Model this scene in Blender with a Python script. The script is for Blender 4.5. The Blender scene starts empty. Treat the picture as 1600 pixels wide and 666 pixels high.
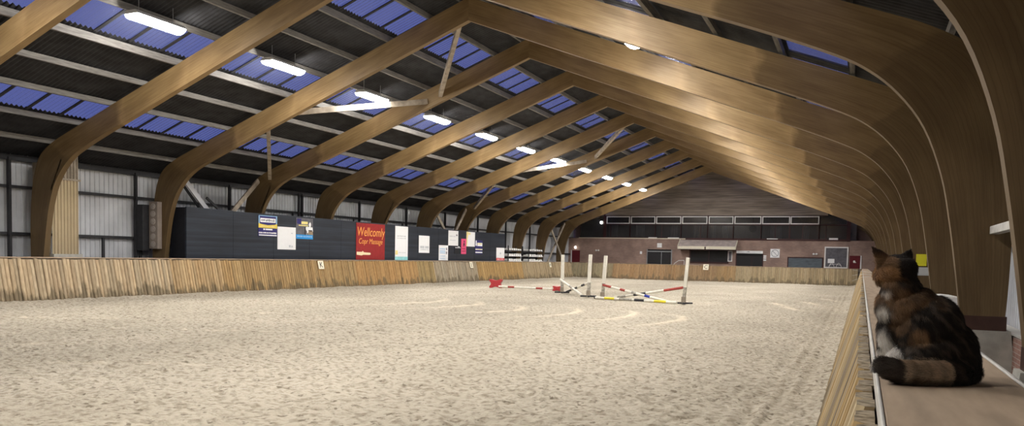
# An indoor riding hall at dusk: sand arena, laminated timber arches, jumps, and a calico cat on the kickboard cap.
LAMP_E, LAMP_W, LAMP_SPREAD = 135.0, 30.0, 150          # brightness of the strip lamps
SKY = (.10, .125, .37); SKY_E = 1.15
EXPOSURE = 0.0
LAMP_LEFT0, LAMP_RIGHT0 = 2, 0
import bpy, bmesh, math, random
import numpy as np
from mathutils import Vector, Matrix
random.seed(7); RNG = np.random.default_rng(11)
C = bpy.context.scene.collection
WL = {}                                   # world position of every object made here

# ------------------------------------------------------------------ helpers
def wl(o):
    return WL.get(o.name, Vector((0, 0, 0))) if o else Vector((0, 0, 0))

class MB:
    """collects shapes (world coordinates) and links them as one mesh object"""
    def __init__(s): s.v = []; s.f = []; s.m = []; s.sm = []
    def add(s, vs, fs, mi=0, smooth=False):
        b = len(s.v); s.v += [tuple(p) for p in vs]
        for f in fs: s.f.append(tuple(b + i for i in f)); s.m.append(mi); s.sm.append(smooth)
    def box(s, x0, x1, y0, y1, z0, z1, mi=0):
        vs = [(x, y, z) for z in (z0, z1) for y in (y0, y1) for x in (x0, x1)]
        s.add(vs, [(0, 2, 3, 1), (4, 5, 7, 6), (0, 1, 5, 4), (2, 6, 7, 3), (0, 4, 6, 2), (1, 3, 7, 5)], mi)
    def beam(s, p, q, w, h, up=(0, 0, 1), mi=0):
        p = Vector(p); q = Vector(q); d = (q - p).normalized(); u = Vector(up)
        r = d.cross(u)
        if r.length < 1e-4: r = d.cross(Vector((1, 0, 0)))
        r.normalize(); u = r.cross(d)
        vs = [e + r * a * w / 2 + u * b * h / 2 for e in (p, q) for a, b in ((-1, -1), (1, -1), (1, 1), (-1, 1))]
        s.add(vs, [(0, 1, 2, 3), (7, 6, 5, 4), (0, 4, 5, 1), (1, 5, 6, 2), (2, 6, 7, 3), (3, 7, 4, 0)], mi)
    def tube(s, pts, r, n=8, mi=0, caps=True, smooth=True):
        pts = [Vector(p) for p in pts]; rs = r if isinstance(r, (list, tuple)) else [r] * len(pts)
        vs = []; ref = None
        for i, p in enumerate(pts):
            d = (pts[min(i + 1, len(pts) - 1)] - pts[max(i - 1, 0)]).normalized()
            if ref is None: ref = Vector((0, 0, 1)) if abs(d.z) < .9 else Vector((1, 0, 0))
            a = d.cross(ref).normalized(); b = a.cross(d); ref = b
            for k in range(n):
                t = 2 * math.pi * k / n; vs.append(p + (a * math.cos(t) + b * math.sin(t)) * rs[i])
        fs = [(i * n + k, i * n + (k + 1) % n, (i + 1) * n + (k + 1) % n, (i + 1) * n + k) for i in range(len(pts) - 1) for k in range(n)]
        s.add(vs, fs, mi, smooth)
        if caps:
            s.add(vs[:n], [tuple(range(n))[::-1]], mi); s.add(vs[-n:], [tuple(range(n))], mi)
    def prism(s, poly, axis, a0, a1, mi=0):
        """poly: 2-D outline; axis 'x': (y,z) swept along x; 'y': (x,z) along y; 'z': (x,y) along z"""
        def P(u, v, a): return {'x': (a, u, v), 'y': (u, a, v), 'z': (u, v, a)}[axis]
        n = len(poly); vs = [P(u, v, a0) for u, v in poly] + [P(u, v, a1) for u, v in poly]
        fs = [tuple(range(n))[::-1], tuple(range(n, 2 * n))] + [(i, (i + 1) % n, n + (i + 1) % n, n + i) for i in range(n)]
        s.add(vs, fs, mi)
    def ball(s, c, r, n=12, mi=0, sc=(1, 1, 1)):
        vs = []; fs = []
        for i in range(n + 1):
            t = math.pi * i / n
            for k in range(2 * n):
                p = math.pi * k / n
                vs.append((c[0] + r * sc[0] * math.sin(t) * math.cos(p), c[1] + r * sc[1] * math.sin(t) * math.sin(p), c[2] + r * sc[2] * math.cos(t)))
        for i in range(n):
            for k in range(2 * n):
                fs.append((i * 2 * n + k, (i + 1) * 2 * n + k, (i + 1) * 2 * n + (k + 1) % (2 * n), i * 2 * n + (k + 1) % (2 * n)))
        s.add(vs, fs, mi, True)
    def disc(s, c, r, axis, t, n=24, mi=0):
        s.prism([(c[{'x': 1, 'y': 0, 'z': 0}[axis]] + r * math.cos(2 * math.pi * k / n), c[{'x': 2, 'y': 2, 'z': 1}[axis]] + r * math.sin(2 * math.pi * k / n)) for k in range(n)],
                axis, c['xyz'.index(axis)], c['xyz'.index(axis)] + t, mi)
    def build(s, name, mats, parent=None, bevel=0, base=None):
        off = wl(parent) if parent else (Vector(base) if base else Vector((0, 0, 0)))
        me = bpy.data.meshes.new(name)
        me.from_pydata([(a - off.x, b - off.y, c - off.z) for a, b, c in s.v], [], s.f)
        for m in (mats if isinstance(mats, (list, tuple)) else [mats]): me.materials.append(m)
        me.polygons.foreach_set('material_index', s.m); me.polygons.foreach_set('use_smooth', s.sm)
        bm = bmesh.new(); bm.from_mesh(me); bmesh.ops.recalc_face_normals(bm, faces=bm.faces); bm.to_mesh(me); bm.free()
        me.update()
        o = bpy.data.objects.new(name, me); C.objects.link(o)
        if parent: o.parent = parent; WL[o.name] = off.copy()
        else: o.location = off; WL[o.name] = off.copy()
        if bevel:
            b = o.modifiers.new('edge', 'BEVEL'); b.width = bevel; b.segments = 2; b.limit_method = 'ANGLE'
        return o

def tag(o, label=None, cat=None, group=None, kind=None):
    if label: o['label'] = label
    if cat: o['category'] = cat
    if group: o['group'] = group
    if kind: o['kind'] = kind
    return o
def thing(name, label, cat, loc, group=None):
    o = bpy.data.objects.new(name, None); C.objects.link(o); o.location = loc; o.empty_display_size = .1
    WL[o.name] = Vector(loc)
    return tag(o, label, cat, group)
def struct(o): o['kind'] = 'structure'; return o
def copy_tree(o, delta, label):
    """a copy of a thing with copies of its parts and sub-parts, moved by delta"""
    def rec(src, par):
        c = src.copy(); C.objects.link(c)
        if par: c.parent = par
        WL[c.name] = wl(src) + Vector(delta)
        for ch in src.children: rec(ch, c)
        return c
    r = rec(o, None); r.location = Vector(o.location) + Vector(delta); r['label'] = label
    return r
def words(name, body, size, loc, facing, mat, parent, align='CENTER', shear=0, sx=1):
    cu = bpy.data.curves.new(name, 'FONT'); cu.body = body; cu.size = size; cu.align_x = align; cu.align_y = 'CENTER'
    cu.extrude = .002; cu.shear = shear; cu.materials.append(mat); cu.resolution_u = 4
    tmp = bpy.data.objects.new(name, cu); C.objects.link(tmp)
    g = bpy.context.evaluated_depsgraph_get(); g.update(); me = bpy.data.meshes.new_from_object(tmp.evaluated_get(g)); bpy.data.objects.remove(tmp)
    me.name = name; o = bpy.data.objects.new(name, me); C.objects.link(o); me.materials.clear(); me.materials.append(mat)
    o.rotation_euler = (math.pi / 2, 0, math.pi / 2 if facing == 'x' else 0); o.scale = (sx, 1, 1)
    o.parent = parent; o.location = Vector(loc) - wl(parent)
    return o

# ------------------------------------------------------------------ materials
def newmat(name):
    m = bpy.data.materials.new(name); m.use_nodes = True; nt = m.node_tree
    b = nt.nodes['Principled BSDF']; return m, nt, b
def rgba(c): return (c[0], c[1], c[2], 1)
def mat(name, col, rough=.6, var=.25, scale=6, metal=0, bump=0, stretch=(1, 1, 1), spec=.3, detail=4):
    """plain colour with noise variation in object space"""
    m, nt, b = newmat(name); N = nt.nodes; L = nt.links
    tc = N.new('ShaderNodeTexCoord'); mp = N.new('ShaderNodeMapping'); mp.inputs['Scale'].default_value = stretch
    no = N.new('ShaderNodeTexNoise'); no.inputs['Scale'].default_value = scale; no.inputs['Detail'].default_value = detail
    L.new(tc.outputs['Object'], mp.inputs[0]); L.new(mp.outputs[0], no.inputs['Vector'])
    cr = N.new('ShaderNodeValToRGB'); e = cr.color_ramp.elements
    e[0].position = .3; e[1].position = .7
    e[0].color = rgba([c * (1 - var) for c in col]); e[1].color = rgba([min(1, c * (1 + var)) for c in col])
    L.new(no.outputs['Fac'], cr.inputs[0]); L.new(cr.outputs[0], b.inputs['Base Color'])
    b.inputs['Roughness'].default_value = rough; b.inputs['Metallic'].default_value = metal; b.inputs['Specular IOR Level'].default_value = spec
    if bump:
        bp = N.new('ShaderNodeBump'); bp.inputs['Strength'].default_value = bump; bp.inputs['Distance'].default_value = .02
        L.new(no.outputs['Fac'], bp.inputs['Height']); L.new(bp.outputs[0], b.inputs['Normal'])
    return m
def emit(name, col, s):
    m, nt, b = newmat(name); b.inputs['Base Color'].default_value = rgba((.8, .8, .8))
    b.inputs['Emission Color'].default_value = rgba(col); b.inputs['Emission Strength'].default_value = s
    return m
M = {}
def glulam():
    m, nt, b = newmat('glued laminated timber'); N = nt.nodes; L = nt.links
    uv = N.new('ShaderNodeUVMap')
    mp = N.new('ShaderNodeMapping'); mp.inputs['Scale'].default_value = (.6, 14, 1); L.new(uv.outputs[0], mp.inputs[0])
    n1 = N.new('ShaderNodeTexNoise'); n1.inputs['Scale'].default_value = 1.6; n1.inputs['Detail'].default_value = 6; L.new(mp.outputs[0], n1.inputs['Vector'])
    mp2 = N.new('ShaderNodeMapping'); mp2.inputs['Scale'].default_value = (.35, 1.2, 1); L.new(uv.outputs[0], mp2.inputs[0])
    n2 = N.new('ShaderNodeTexNoise'); n2.inputs['Scale'].default_value = 2.2; n2.inputs['Detail'].default_value = 5; L.new(mp2.outputs[0], n2.inputs['Vector'])
    cr = N.new('ShaderNodeValToRGB'); e = cr.color_ramp.elements
    e[0].position = .3; e[0].color = (.27, .172, .074, 1); e[1].position = .72; e[1].color = (.37, .252, .118, 1)
    L.new(n1.outputs['Fac'], cr.inputs[0])
    mx = N.new('ShaderNodeMix'); mx.data_type = 'RGBA'; mx.blend_type = 'MULTIPLY'; mx.inputs[0].default_value = .55
    cr2 = N.new('ShaderNodeValToRGB'); e = cr2.color_ramp.elements; e[0].position = .35; e[0].color = (.55, .5, .45, 1); e[1].position = .6; e[1].color = (1, 1, 1, 1)
    L.new(n2.outputs['Fac'], cr2.inputs[0]); L.new(cr.outputs[0], mx.inputs[6]); L.new(cr2.outputs[0], mx.inputs[7])
    # thin lamination joints
    wv = N.new('ShaderNodeTexWave'); wv.bands_direction = 'Y'; wv.inputs['Scale'].default_value = 7.5; wv.inputs['Distortion'].default_value = .2
    L.new(uv.outputs[0], wv.inputs['Vector'])
    cr3 = N.new('ShaderNodeValToRGB'); e = cr3.color_ramp.elements; e[0].position = 0; e[0].color = (.72, .7, .66, 1); e[1].position = .12; e[1].color = (1, 1, 1, 1)
    L.new(wv.outputs['Fac'], cr3.inputs[0])
    m3 = N.new('ShaderNodeMix'); m3.data_type = 'RGBA'; m3.blend_type = 'MULTIPLY'; m3.inputs[0].default_value = .6
    L.new(mx.outputs[2], m3.inputs[6]); L.new(cr3.outputs[0], m3.inputs[7])
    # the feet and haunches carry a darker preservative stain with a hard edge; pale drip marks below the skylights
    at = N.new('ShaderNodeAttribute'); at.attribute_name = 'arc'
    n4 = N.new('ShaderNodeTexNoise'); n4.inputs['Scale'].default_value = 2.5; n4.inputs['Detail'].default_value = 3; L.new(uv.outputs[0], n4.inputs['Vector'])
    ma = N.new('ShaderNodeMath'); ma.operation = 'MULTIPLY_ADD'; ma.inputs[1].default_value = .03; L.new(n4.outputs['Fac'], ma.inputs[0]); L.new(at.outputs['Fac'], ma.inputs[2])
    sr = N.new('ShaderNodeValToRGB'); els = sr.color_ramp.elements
    stops = [(0, .74), (.27, .74), (.33, 1.0), (.425, 1.05), (.437, 1.22), (.455, 1.0), (.585, .95), (.602, 1.12), (.612, .60), (.775, .62), (.780, .46), (1, .46)]  # the duller ridge end paints in the fading of the lamp light
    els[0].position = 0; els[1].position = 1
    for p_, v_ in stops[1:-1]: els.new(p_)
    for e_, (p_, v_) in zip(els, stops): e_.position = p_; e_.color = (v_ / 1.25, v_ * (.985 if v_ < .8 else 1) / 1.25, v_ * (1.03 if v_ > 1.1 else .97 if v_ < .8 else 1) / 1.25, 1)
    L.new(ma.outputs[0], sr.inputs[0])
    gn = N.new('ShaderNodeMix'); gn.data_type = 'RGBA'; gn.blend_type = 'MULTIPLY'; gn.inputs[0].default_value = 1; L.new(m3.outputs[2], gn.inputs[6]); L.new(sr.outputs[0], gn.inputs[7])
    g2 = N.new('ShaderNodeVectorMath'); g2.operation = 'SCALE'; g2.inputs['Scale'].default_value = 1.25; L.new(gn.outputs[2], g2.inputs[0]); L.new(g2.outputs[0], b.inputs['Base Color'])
    b.inputs['Roughness'].default_value = .5; b.inputs['Specular IOR Level'].default_value = .35
    return m
def planks():
    m, nt, b = newmat('weathered kickboard planks'); N = nt.nodes; L = nt.links
    at = N.new('ShaderNodeAttribute'); at.attribute_name = 'tint'
    uv = N.new('ShaderNodeUVMap')
    mp = N.new('ShaderNodeMapping'); mp.inputs['Scale'].default_value = (9, 1.3, 1); L.new(uv.outputs[0], mp.inputs[0])
    n1 = N.new('ShaderNodeTexNoise'); n1.inputs['Scale'].default_value = 3.0; n1.inputs['Detail'].default_value = 6; L.new(mp.outputs[0], n1.inputs['Vector'])
    cr = N.new('ShaderNodeValToRGB'); e = cr.color_ramp.elements; e[0].position = .3; e[0].color = (.72, .69, .65, 1); e[1].position = .68; e[1].color = (1.05, 1.03, 1, 1)
    L.new(n1.outputs['Fac'], cr.inputs[0])
    mx = N.new('ShaderNodeMix'); mx.data_type = 'RGBA'; mx.blend_type = 'MULTIPLY'; mx.inputs[0].default_value = 1
    L.new(at.outputs['Color'], mx.inputs[6]); L.new(cr.outputs[0], mx.inputs[7])
    # mud splashed on the lowest hand's breadth, in irregular tongues
    sp = N.new('ShaderNodeSeparateXYZ'); L.new(uv.outputs[0], sp.inputs[0])
    mp2 = N.new('ShaderNodeMapping'); mp2.inputs['Scale'].default_value = (2.2, .8, 1); L.new(uv.outputs[0], mp2.inputs[0])
    n2 = N.new('ShaderNodeTexNoise'); n2.inputs['Scale'].default_value = 1.7; n2.inputs['Detail'].default_value = 5; L.new(mp2.outputs[0], n2.inputs['Vector'])
    ma = N.new('ShaderNodeMath'); ma.operation = 'MULTIPLY_ADD'; ma.inputs[1].default_value = -.55; ma.inputs[2].default_value = .2; L.new(sp.outputs['Y'], ma.inputs[0])
    ad = N.new('ShaderNodeMath'); ad.operation = 'ADD'; L.new(ma.outputs[0], ad.inputs[0]); L.new(n2.outputs['Fac'], ad.inputs[1])
    cr2 = N.new('ShaderNodeValToRGB'); e = cr2.color_ramp.elements; e[0].position = .52; e[0].color = (0, 0, 0, 1); e[1].position = .64; e[1].color = (.75, .75, .75, 1)
    L.new(ad.outputs[0], cr2.inputs[0])
    m3 = N.new('ShaderNodeMix'); m3.data_type = 'RGBA'; L.new(cr2.outputs[0], m3.inputs[0]); L.new(mx.outputs[2], m3.inputs[6]); m3.inputs[7].default_value = (.12, .095, .06, 1)
    # pale sand dust lying on the sawn upper ends
    ge = N.new('ShaderNodeNewGeometry'); sn = N.new('ShaderNodeSeparateXYZ'); L.new(ge.outputs['True Normal'], sn.inputs[0])
    dr = N.new('ShaderNodeValToRGB'); e = dr.color_ramp.elements; e[0].position = .6; e[0].color = (0, 0, 0, 1); e[1].position = .8; e[1].color = (.85, .85, .85, 1); L.new(sn.outputs['Z'], dr.inputs[0])
    n5 = N.new('ShaderNodeTexNoise'); n5.inputs['Scale'].default_value = 38; n5.inputs['Detail'].default_value = 5; tc5 = N.new('ShaderNodeTexCoord'); L.new(tc5.outputs['Object'], n5.inputs['Vector'])
    dc = N.new('ShaderNodeValToRGB'); e = dc.color_ramp.elements; e[0].position = .35; e[0].color = (.10, .08, .055, 1); e[1].position = .62; e[1].color = (.36, .30, .22, 1); L.new(n5.outputs['Fac'], dc.inputs[0])
    m4 = N.new('ShaderNodeMix'); m4.data_type = 'RGBA'; L.new(dr.outputs[0], m4.inputs[0]); L.new(m3.outputs[2], m4.inputs[6]); L.new(dc.outputs[0], m4.inputs[7])
    L.new(m4.outputs[2], b.inputs['Base Color']); b.inputs['Roughness'].default_value = .85; b.inputs['Specular IOR Level'].default_value = .15
    bp = N.new('ShaderNodeBump'); bp.inputs['Strength'].default_value = .5; bp.inputs['Distance'].default_value = .008
    L.new(n1.outputs['Fac'], bp.inputs['Height']); L.new(bp.outputs[0], b.inputs['Normal'])
    return m
def sand():
    m, nt, b = newmat('raked arena sand'); N = nt.nodes; L = nt.links
    tc = N.new('ShaderNodeTexCoord')
    def noise(s, d, st=(1, 1, 1)):
        mp = N.new('ShaderNodeMapping'); mp.inputs['Scale'].default_value = st; L.new(tc.outputs['Object'], mp.inputs[0])
        n = N.new('ShaderNodeTexNoise'); n.inputs['Scale'].default_value = s; n.inputs['Detail'].default_value = d; L.new(mp.outputs[0], n.inputs['Vector']); return n
    a = noise(.35, 4, (1, .6, 1)); c = noise(11, 7); d = noise(13, 3, (1, .8, 1))
    cr = N.new('ShaderNodeValToRGB'); e = cr.color_ramp.elements
    e[0].position = .3; e[0].color = SAND_A; e[1].position = .7; e[1].color = SAND_B; L.new(a.outputs['Fac'], cr.inputs[0])
    cr2 = N.new('ShaderNodeValToRGB'); e = cr2.color_ramp.elements
    e[0].position = .32; e[0].color = (.5, .46, .41, 1); e[1].position = .54; e[1].color = (1, 1, 1, 1); L.new(c.outputs['Fac'], cr2.inputs[0])
    mx = N.new('ShaderNodeMix'); mx.data_type = 'RGBA'; mx.blend_type = 'MULTIPLY'; mx.inputs[0].default_value = .8
    L.new(cr.outputs[0], mx.inputs[6]); L.new(cr2.outputs[0], mx.inputs[7])
    # scattered dark specks, painting in the shade of small pits in the sand
    cr3 = N.new('ShaderNodeValToRGB'); e = cr3.color_ramp.elements; e[0].position = .60; e[0].color = (0, 0, 0, 1); e[1].position = .68; e[1].color = (.75, .75, .75, 1); L.new(d.outputs['Fac'], cr3.inputs[0])
    m3 = N.new('ShaderNodeMix'); m3.data_type = 'RGBA'; L.new(cr3.outputs[0], m3.inputs[0]); L.new(mx.outputs[2], m3.inputs[6]); m3.inputs[7].default_value = (.14, .11, .075, 1)
    at = N.new('ShaderNodeAttribute'); at.attribute_name = 'track'
    m4 = N.new('ShaderNodeMix'); m4.data_type = 'RGBA'; L.new(at.outputs['Fac'], m4.inputs[0]); L.new(m3.outputs[2], m4.inputs[6]); m4.inputs[7].default_value = (.78, .69, .52, 1)
    L.new(m4.outputs[2], b.inputs['Base Color']); b.inputs['Roughness'].default_value = .95; b.inputs['Specular IOR Level'].default_value = .1
    bp = N.new('ShaderNodeBump'); bp.inputs['Strength'].default_value = 1; bp.inputs['Distance'].default_value = .06
    L.new(c.outputs['Fac'], bp.inputs['Height']); L.new(bp.outputs[0], b.inputs['Normal'])
    return m
def bricks(name, c1, c2, mort, axis):
    m, nt, b = newmat(name); N = nt.nodes; L = nt.links
    tc = N.new('ShaderNodeTexCoord'); sp = N.new('ShaderNodeSeparateXYZ'); cb = N.new('ShaderNodeCombineXYZ')
    L.new(tc.outputs['Object'], sp.inputs[0]); L.new(sp.outputs[axis], cb.inputs[0]); L.new(sp.outputs['Z'], cb.inputs[1])
    br = N.new('ShaderNodeTexBrick'); br.inputs['Scale'].default_value = 1; br.inputs['Brick Width'].default_value = .22; br.inputs['Row Height'].default_value = .065
    br.inputs['Mortar Size'].default_value = .006; br.inputs['Color1'].default_value = rgba(c1); br.inputs['Color2'].default_value = rgba(c2); br.inputs['Mortar'].default_value = rgba(mort)
    L.new(cb.outputs[0], br.inputs['Vector'])
    no = N.new('ShaderNodeTexNoise'); no.inputs['Scale'].default_value = .9; no.inputs['Detail'].default_value = 5; L.new(tc.outputs['Object'], no.inputs['Vector'])
    cr = N.new('ShaderNodeValToRGB'); e = cr.color_ramp.elements; e[0].position = .35; e[0].color = (.72, .7, .7, 1); e[1].position = .65; e[1].color = (1.1, 1.08, 1.05, 1)
    L.new(no.outputs['Fac'], cr.inputs[0])
    mx = N.new('ShaderNodeMix'); mx.data_type = 'RGBA'; mx.blend_type = 'MULTIPLY'; mx.inputs[0].default_value = 1
    L.new(br.outputs['Color'], mx.inputs[6]); L.new(cr.outputs[0], mx.inputs[7]); L.new(mx.outputs[2], b.inputs['Base Color'])
    b.inputs['Roughness'].default_value = .85
    bp = N.new('ShaderNodeBump'); bp.inputs['Strength'].default_value = .4; bp.inputs['Distance'].default_value = .01; bp.invert = True
    L.new(br.outputs['Fac'], bp.inputs['Height']); L.new(bp.outputs[0], b.inputs['Normal'])
    return m
def boards(name, col, pitch, axis='Z', rough=.7, groove=.5, var=.35, st=(.5, .5, 7)):
    """boards with grooves every pitch metres along axis"""
    m, nt, b = newmat(name); N = nt.nodes; L = nt.links
    tc = N.new('ShaderNodeTexCoord'); sp = N.new('ShaderNodeSeparateXYZ'); L.new(tc.outputs['Object'], sp.inputs[0])
    dv = N.new('ShaderNodeMath'); dv.operation = 'DIVIDE'; dv.inputs[1].default_value = pitch; L.new(sp.outputs[axis], dv.inputs[0])
    fr = N.new('ShaderNodeMath'); fr.operation = 'FRACT'; L.new(dv.outputs[0], fr.inputs[0])
    fl = N.new('ShaderNodeMath'); fl.operation = 'FLOOR'; L.new(dv.outputs[0], fl.inputs[0])
    wn = N.new('ShaderNodeTexWhiteNoise'); wn.noise_dimensions = '1D'; L.new(fl.outputs[0], wn.inputs['W'])
    gr = N.new('ShaderNodeValToRGB'); e = gr.color_ramp.elements; e[0].position = 0; e[0].color = (1 - groove, 1 - groove, 1 - groove, 1); e[1].position = .1; e[1].color = (1, 1, 1, 1)
    L.new(fr.outputs[0], gr.inputs[0])
    mp = N.new('ShaderNodeMapping'); mp.inputs['Scale'].default_value = st; L.new(tc.outputs['Object'], mp.inputs[0])
    no = N.new('ShaderNodeTexNoise'); no.inputs['Scale'].default_value = 1.2; no.inputs['Detail'].default_value = 7; L.new(mp.outputs[0], no.inputs['Vector'])
    ad = N.new('ShaderNodeMath'); ad.operation = 'MULTIPLY_ADD'; ad.inputs[1].default_value = .25; L.new(wn.outputs['Value'], ad.inputs[0]); L.new(no.outputs['Fac'], ad.inputs[2])
    cr = N.new('ShaderNodeValToRGB'); e = cr.color_ramp.elements; e[0].position = .4; e[0].color = rgba([c * (1 - var) for c in col]); e[1].position = .82; e[1].color = rgba([min(1, c * (1 + var)) for c in col])
    L.new(ad.outputs[0], cr.inputs[0])
    mx = N.new('ShaderNodeMix'); mx.data_type = 'RGBA'; mx.blend_type = 'MULTIPLY'; mx.inputs[0].default_value = 1
    L.new(cr.outputs[0], mx.inputs[6]); L.new(gr.outputs[0], mx.inputs[7]); L.new(mx.outputs[2], b.inputs['Base Color'])
    b.inputs['Roughness'].default_value = rough; b.inputs['Specular IOR Level'].default_value = .3
    return m
def glassy(name, tint=(.05, .052, .056), clear=.5):
    m, nt, b = newmat(name); N = nt.nodes; L = nt.links
    b.inputs['Base Color'].default_value = rgba(tint); b.inputs['Roughness'].default_value = .12; b.inputs['Specular IOR Level'].default_value = .8
    tr = N.new('ShaderNodeBsdfTransparent'); mx = N.new('ShaderNodeMixShader'); mx.inputs[0].default_value = clear
    L.new(b.outputs[0], mx.inputs[1]); L.new(tr.outputs[0], mx.inputs[2]); L.new(mx.outputs[0], N['Material Output'].inputs['Surface'])
    return m
def skylight_mat():
    m, nt, b = newmat('translucent skylight sheet'); N = nt.nodes; L = nt.links
    b.inputs['Base Color'].default_value = (.22, .23, .27, 1); b.inputs['Roughness'].default_value = .35
    tr = N.new('ShaderNodeBsdfTransparent'); tr.inputs[0].default_value = (.86, .88, .92, 1)
    mx = N.new('ShaderNodeMixShader'); mx.inputs[0].default_value = .78
    L.new(b.outputs[0], mx.inputs[1]); L.new(tr.outputs[0], mx.inputs[2]); L.new(mx.outputs[0], N['Material Output'].inputs['Surface'])
    return m
SAND_A = (.43, .38, .295, 1); SAND_B = (.56, .50, .395, 1)
M['glulam'] = glulam(); M['plank'] = planks(); M['sand'] = sand()
M['roof'] = mat('dark fibre cement sheet', (.032, .032, .035), .75, .4, 1.5, stretch=(2, 1, 2))
M['sky_sheet'] = skylight_mat()
M['lap'] = mat('dark lap strip', (.03, .03, .035), .7)
M['purlin'] = mat('grey sawn timber', (.17, .16, .145), .8, .3, 5, stretch=(6, .6, 6))
M['brace'] = mat('weathered brace timber', (.33, .28, .22), .8, .3, 4)
M['darksteel'] = mat('dark painted steel', (.03, .03, .033), .55, .2)
M['steel'] = mat('grey galvanised steel', (.32, .33, .34), .45, .15, metal=.6)
M['clad'] = mat('off white profiled cladding', (.53, .54, .56), .6, .18, .9)
M['cladtan'] = mat('cream profiled sheet', (.44, .35, .22), .65, .12, 1.2)
M['brick'] = bricks('red brown brickwork', (.40, .265, .215), (.32, .21, .175), (.40, .33, .28), 'X')
M['brick_y'] = bricks('pale red brickwork', (.36, .2, .16), (.28, .15, .12), (.42, .36, .32), 'Y')
M['gable'] = boards('dark stained gable boarding', (.30, .25, .205), .19, 'Z')
M['navy'] = boards('navy corrugated hoarding sheet', (.022, .028, .040), .11, 'Z', .38, .55, .35, (.3, .3, 3))
M['navy_end'] = mat('near black hoarding end', (.01, .011, .015), .6, .2)
M['concrete'] = mat('dusty concrete', (.42, .4, .35), .9, .2, 5)
M['floor2'] = mat('walkway concrete', (.2, .17, .14), .9, .3, 2)
M['cap'] = mat('dusty planed cap board', (.40, .30, .21), .8, .16, 4, stretch=(5, .8, 5), bump=.15)
M['capedge'] = mat('pale aluminium edge strip', (.62, .6, .56), .5, .12, 8, metal=.2)
M['white'] = mat('white gloss paint', (.88, .86, .83), .4, .05)
M['poster'] = mat('white poster board', (.92, .92, .92), .5, .02)
M['cream'] = mat('cream painted timber', (.82, .76, .6), .5, .06)
M['canopyroof'] = mat('pinkish grey roofing felt', (.50, .42, .375), .85, .2, 3)
M['glass'] = glassy('dark window glass')
M['bluewin'] = mat('blue grey roller shutter', (.105, .13, .15), .45, .25, 2, stretch=(1, 1, 6))
M['darkframe'] = mat('dark red brown window frame', (.05, .016, .016), .5, .15)
M['black'] = mat('black interior', (.006, .006, .007), .7, .1)
M['room'] = mat('dim lounge wall', (.2, .18, .17), .8, .3, 1)
M['curtain'] = mat('dull grey curtain', (.4, .38, .38), .9, .2, 3)
M['red_door'] = mat('dark red door paint', (.13, .012, .018), .45, .12)
M['mirror'] = mat('dim mirror glass', (.32, .3, .28), .06, .02, metal=1)
M['ink'] = mat('grey printed ink', (.25, .26, .28), .6, .05)
M['lightink'] = mat('pale grey print', (.62, .64, .66), .6, .05)
M['blackink'] = mat('black print', (.02, .02, .02), .6, .05)
M['p_blue'] = mat('deep blue print', (.03, .025, .16), .5, .08)
M['p_yellow'] = mat('yellow print', (.86, .66, .10), .5, .05)
M['p_red'] = mat('red banner cloth', (.33, .02, .02), .6, .1)
M['p_orange'] = mat('orange lettering', (.95, .42, .1), .6, .05)
M['p_cream'] = mat('cream lettering', (.95, .78, .5), .6, .05)
M['p_pink'] = mat('pink poster', (.80, .09, .22), .5, .05)
M['p_cyan'] = mat('cyan print', (.02, .30, .72), .5, .06)
M['p_sky'] = mat('pale sky print', (.32, .55, .8), .5, .1)
M['p_aqua'] = mat('pale aqua print', (.35, .75, .75), .5, .1)
M['p_grey'] = mat('grey photo print', (.13, .125, .14), .5, .25, 5)
M['p_redstripe'] = mat('bright red print', (.75, .04, .04), .5, .05)
M['p_palyel'] = mat('pale yellow print', (.9, .78, .3), .5, .1)
M['p_tan'] = mat('tan photo print', (.3, .22, .14), .5, .2)
M['pole_white'] = mat('chipped white pole paint', (.76, .73, .64), .55, .1, 9)
M['pole_red'] = mat('faded red pole paint', (.34, .055, .045), .55, .2, 9)
M['pole_yellow'] = mat('yellow pole paint', (.75, .62, .04), .55, .1)
M['pole_black'] = mat('black pole paint', (.03, .03, .035), .6, .2)
M['pole_blue'] = mat('blue pole paint', (.03, .05, .35), .6, .2)
M['grey_wood'] = mat('scuffed grey upright', (.36, .335, .285), .75, .45, 12)
M['plastic_red'] = mat('red plastic', (.45, .045, .05), .4, .12, 5)
M['speaker'] = mat('brown grey speaker cabinet', (.27, .225, .19), .65, .1)
M['cone'] = mat('paler grey speaker cone', (.40, .35, .31), .6, .1)
M['shoe'] = mat('dark red steel shoe', (.062, .03, .022), .6, .2)
M['note_y'] = mat('yellow paper', (.70, .66, .03), .7, .05)
M['note_w'] = mat('grey white paper', (.5, .51, .5), .7, .05)
M['housing'] = mat('white lamp housing', (.5, .5, .5), .4, .05)
M['lamp'] = emit('lit lamp diffuser', (1, .97, .93), LAMP_E)
M['bulb'] = emit('lit round lamp', (1, .93, .85), 14)
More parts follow.
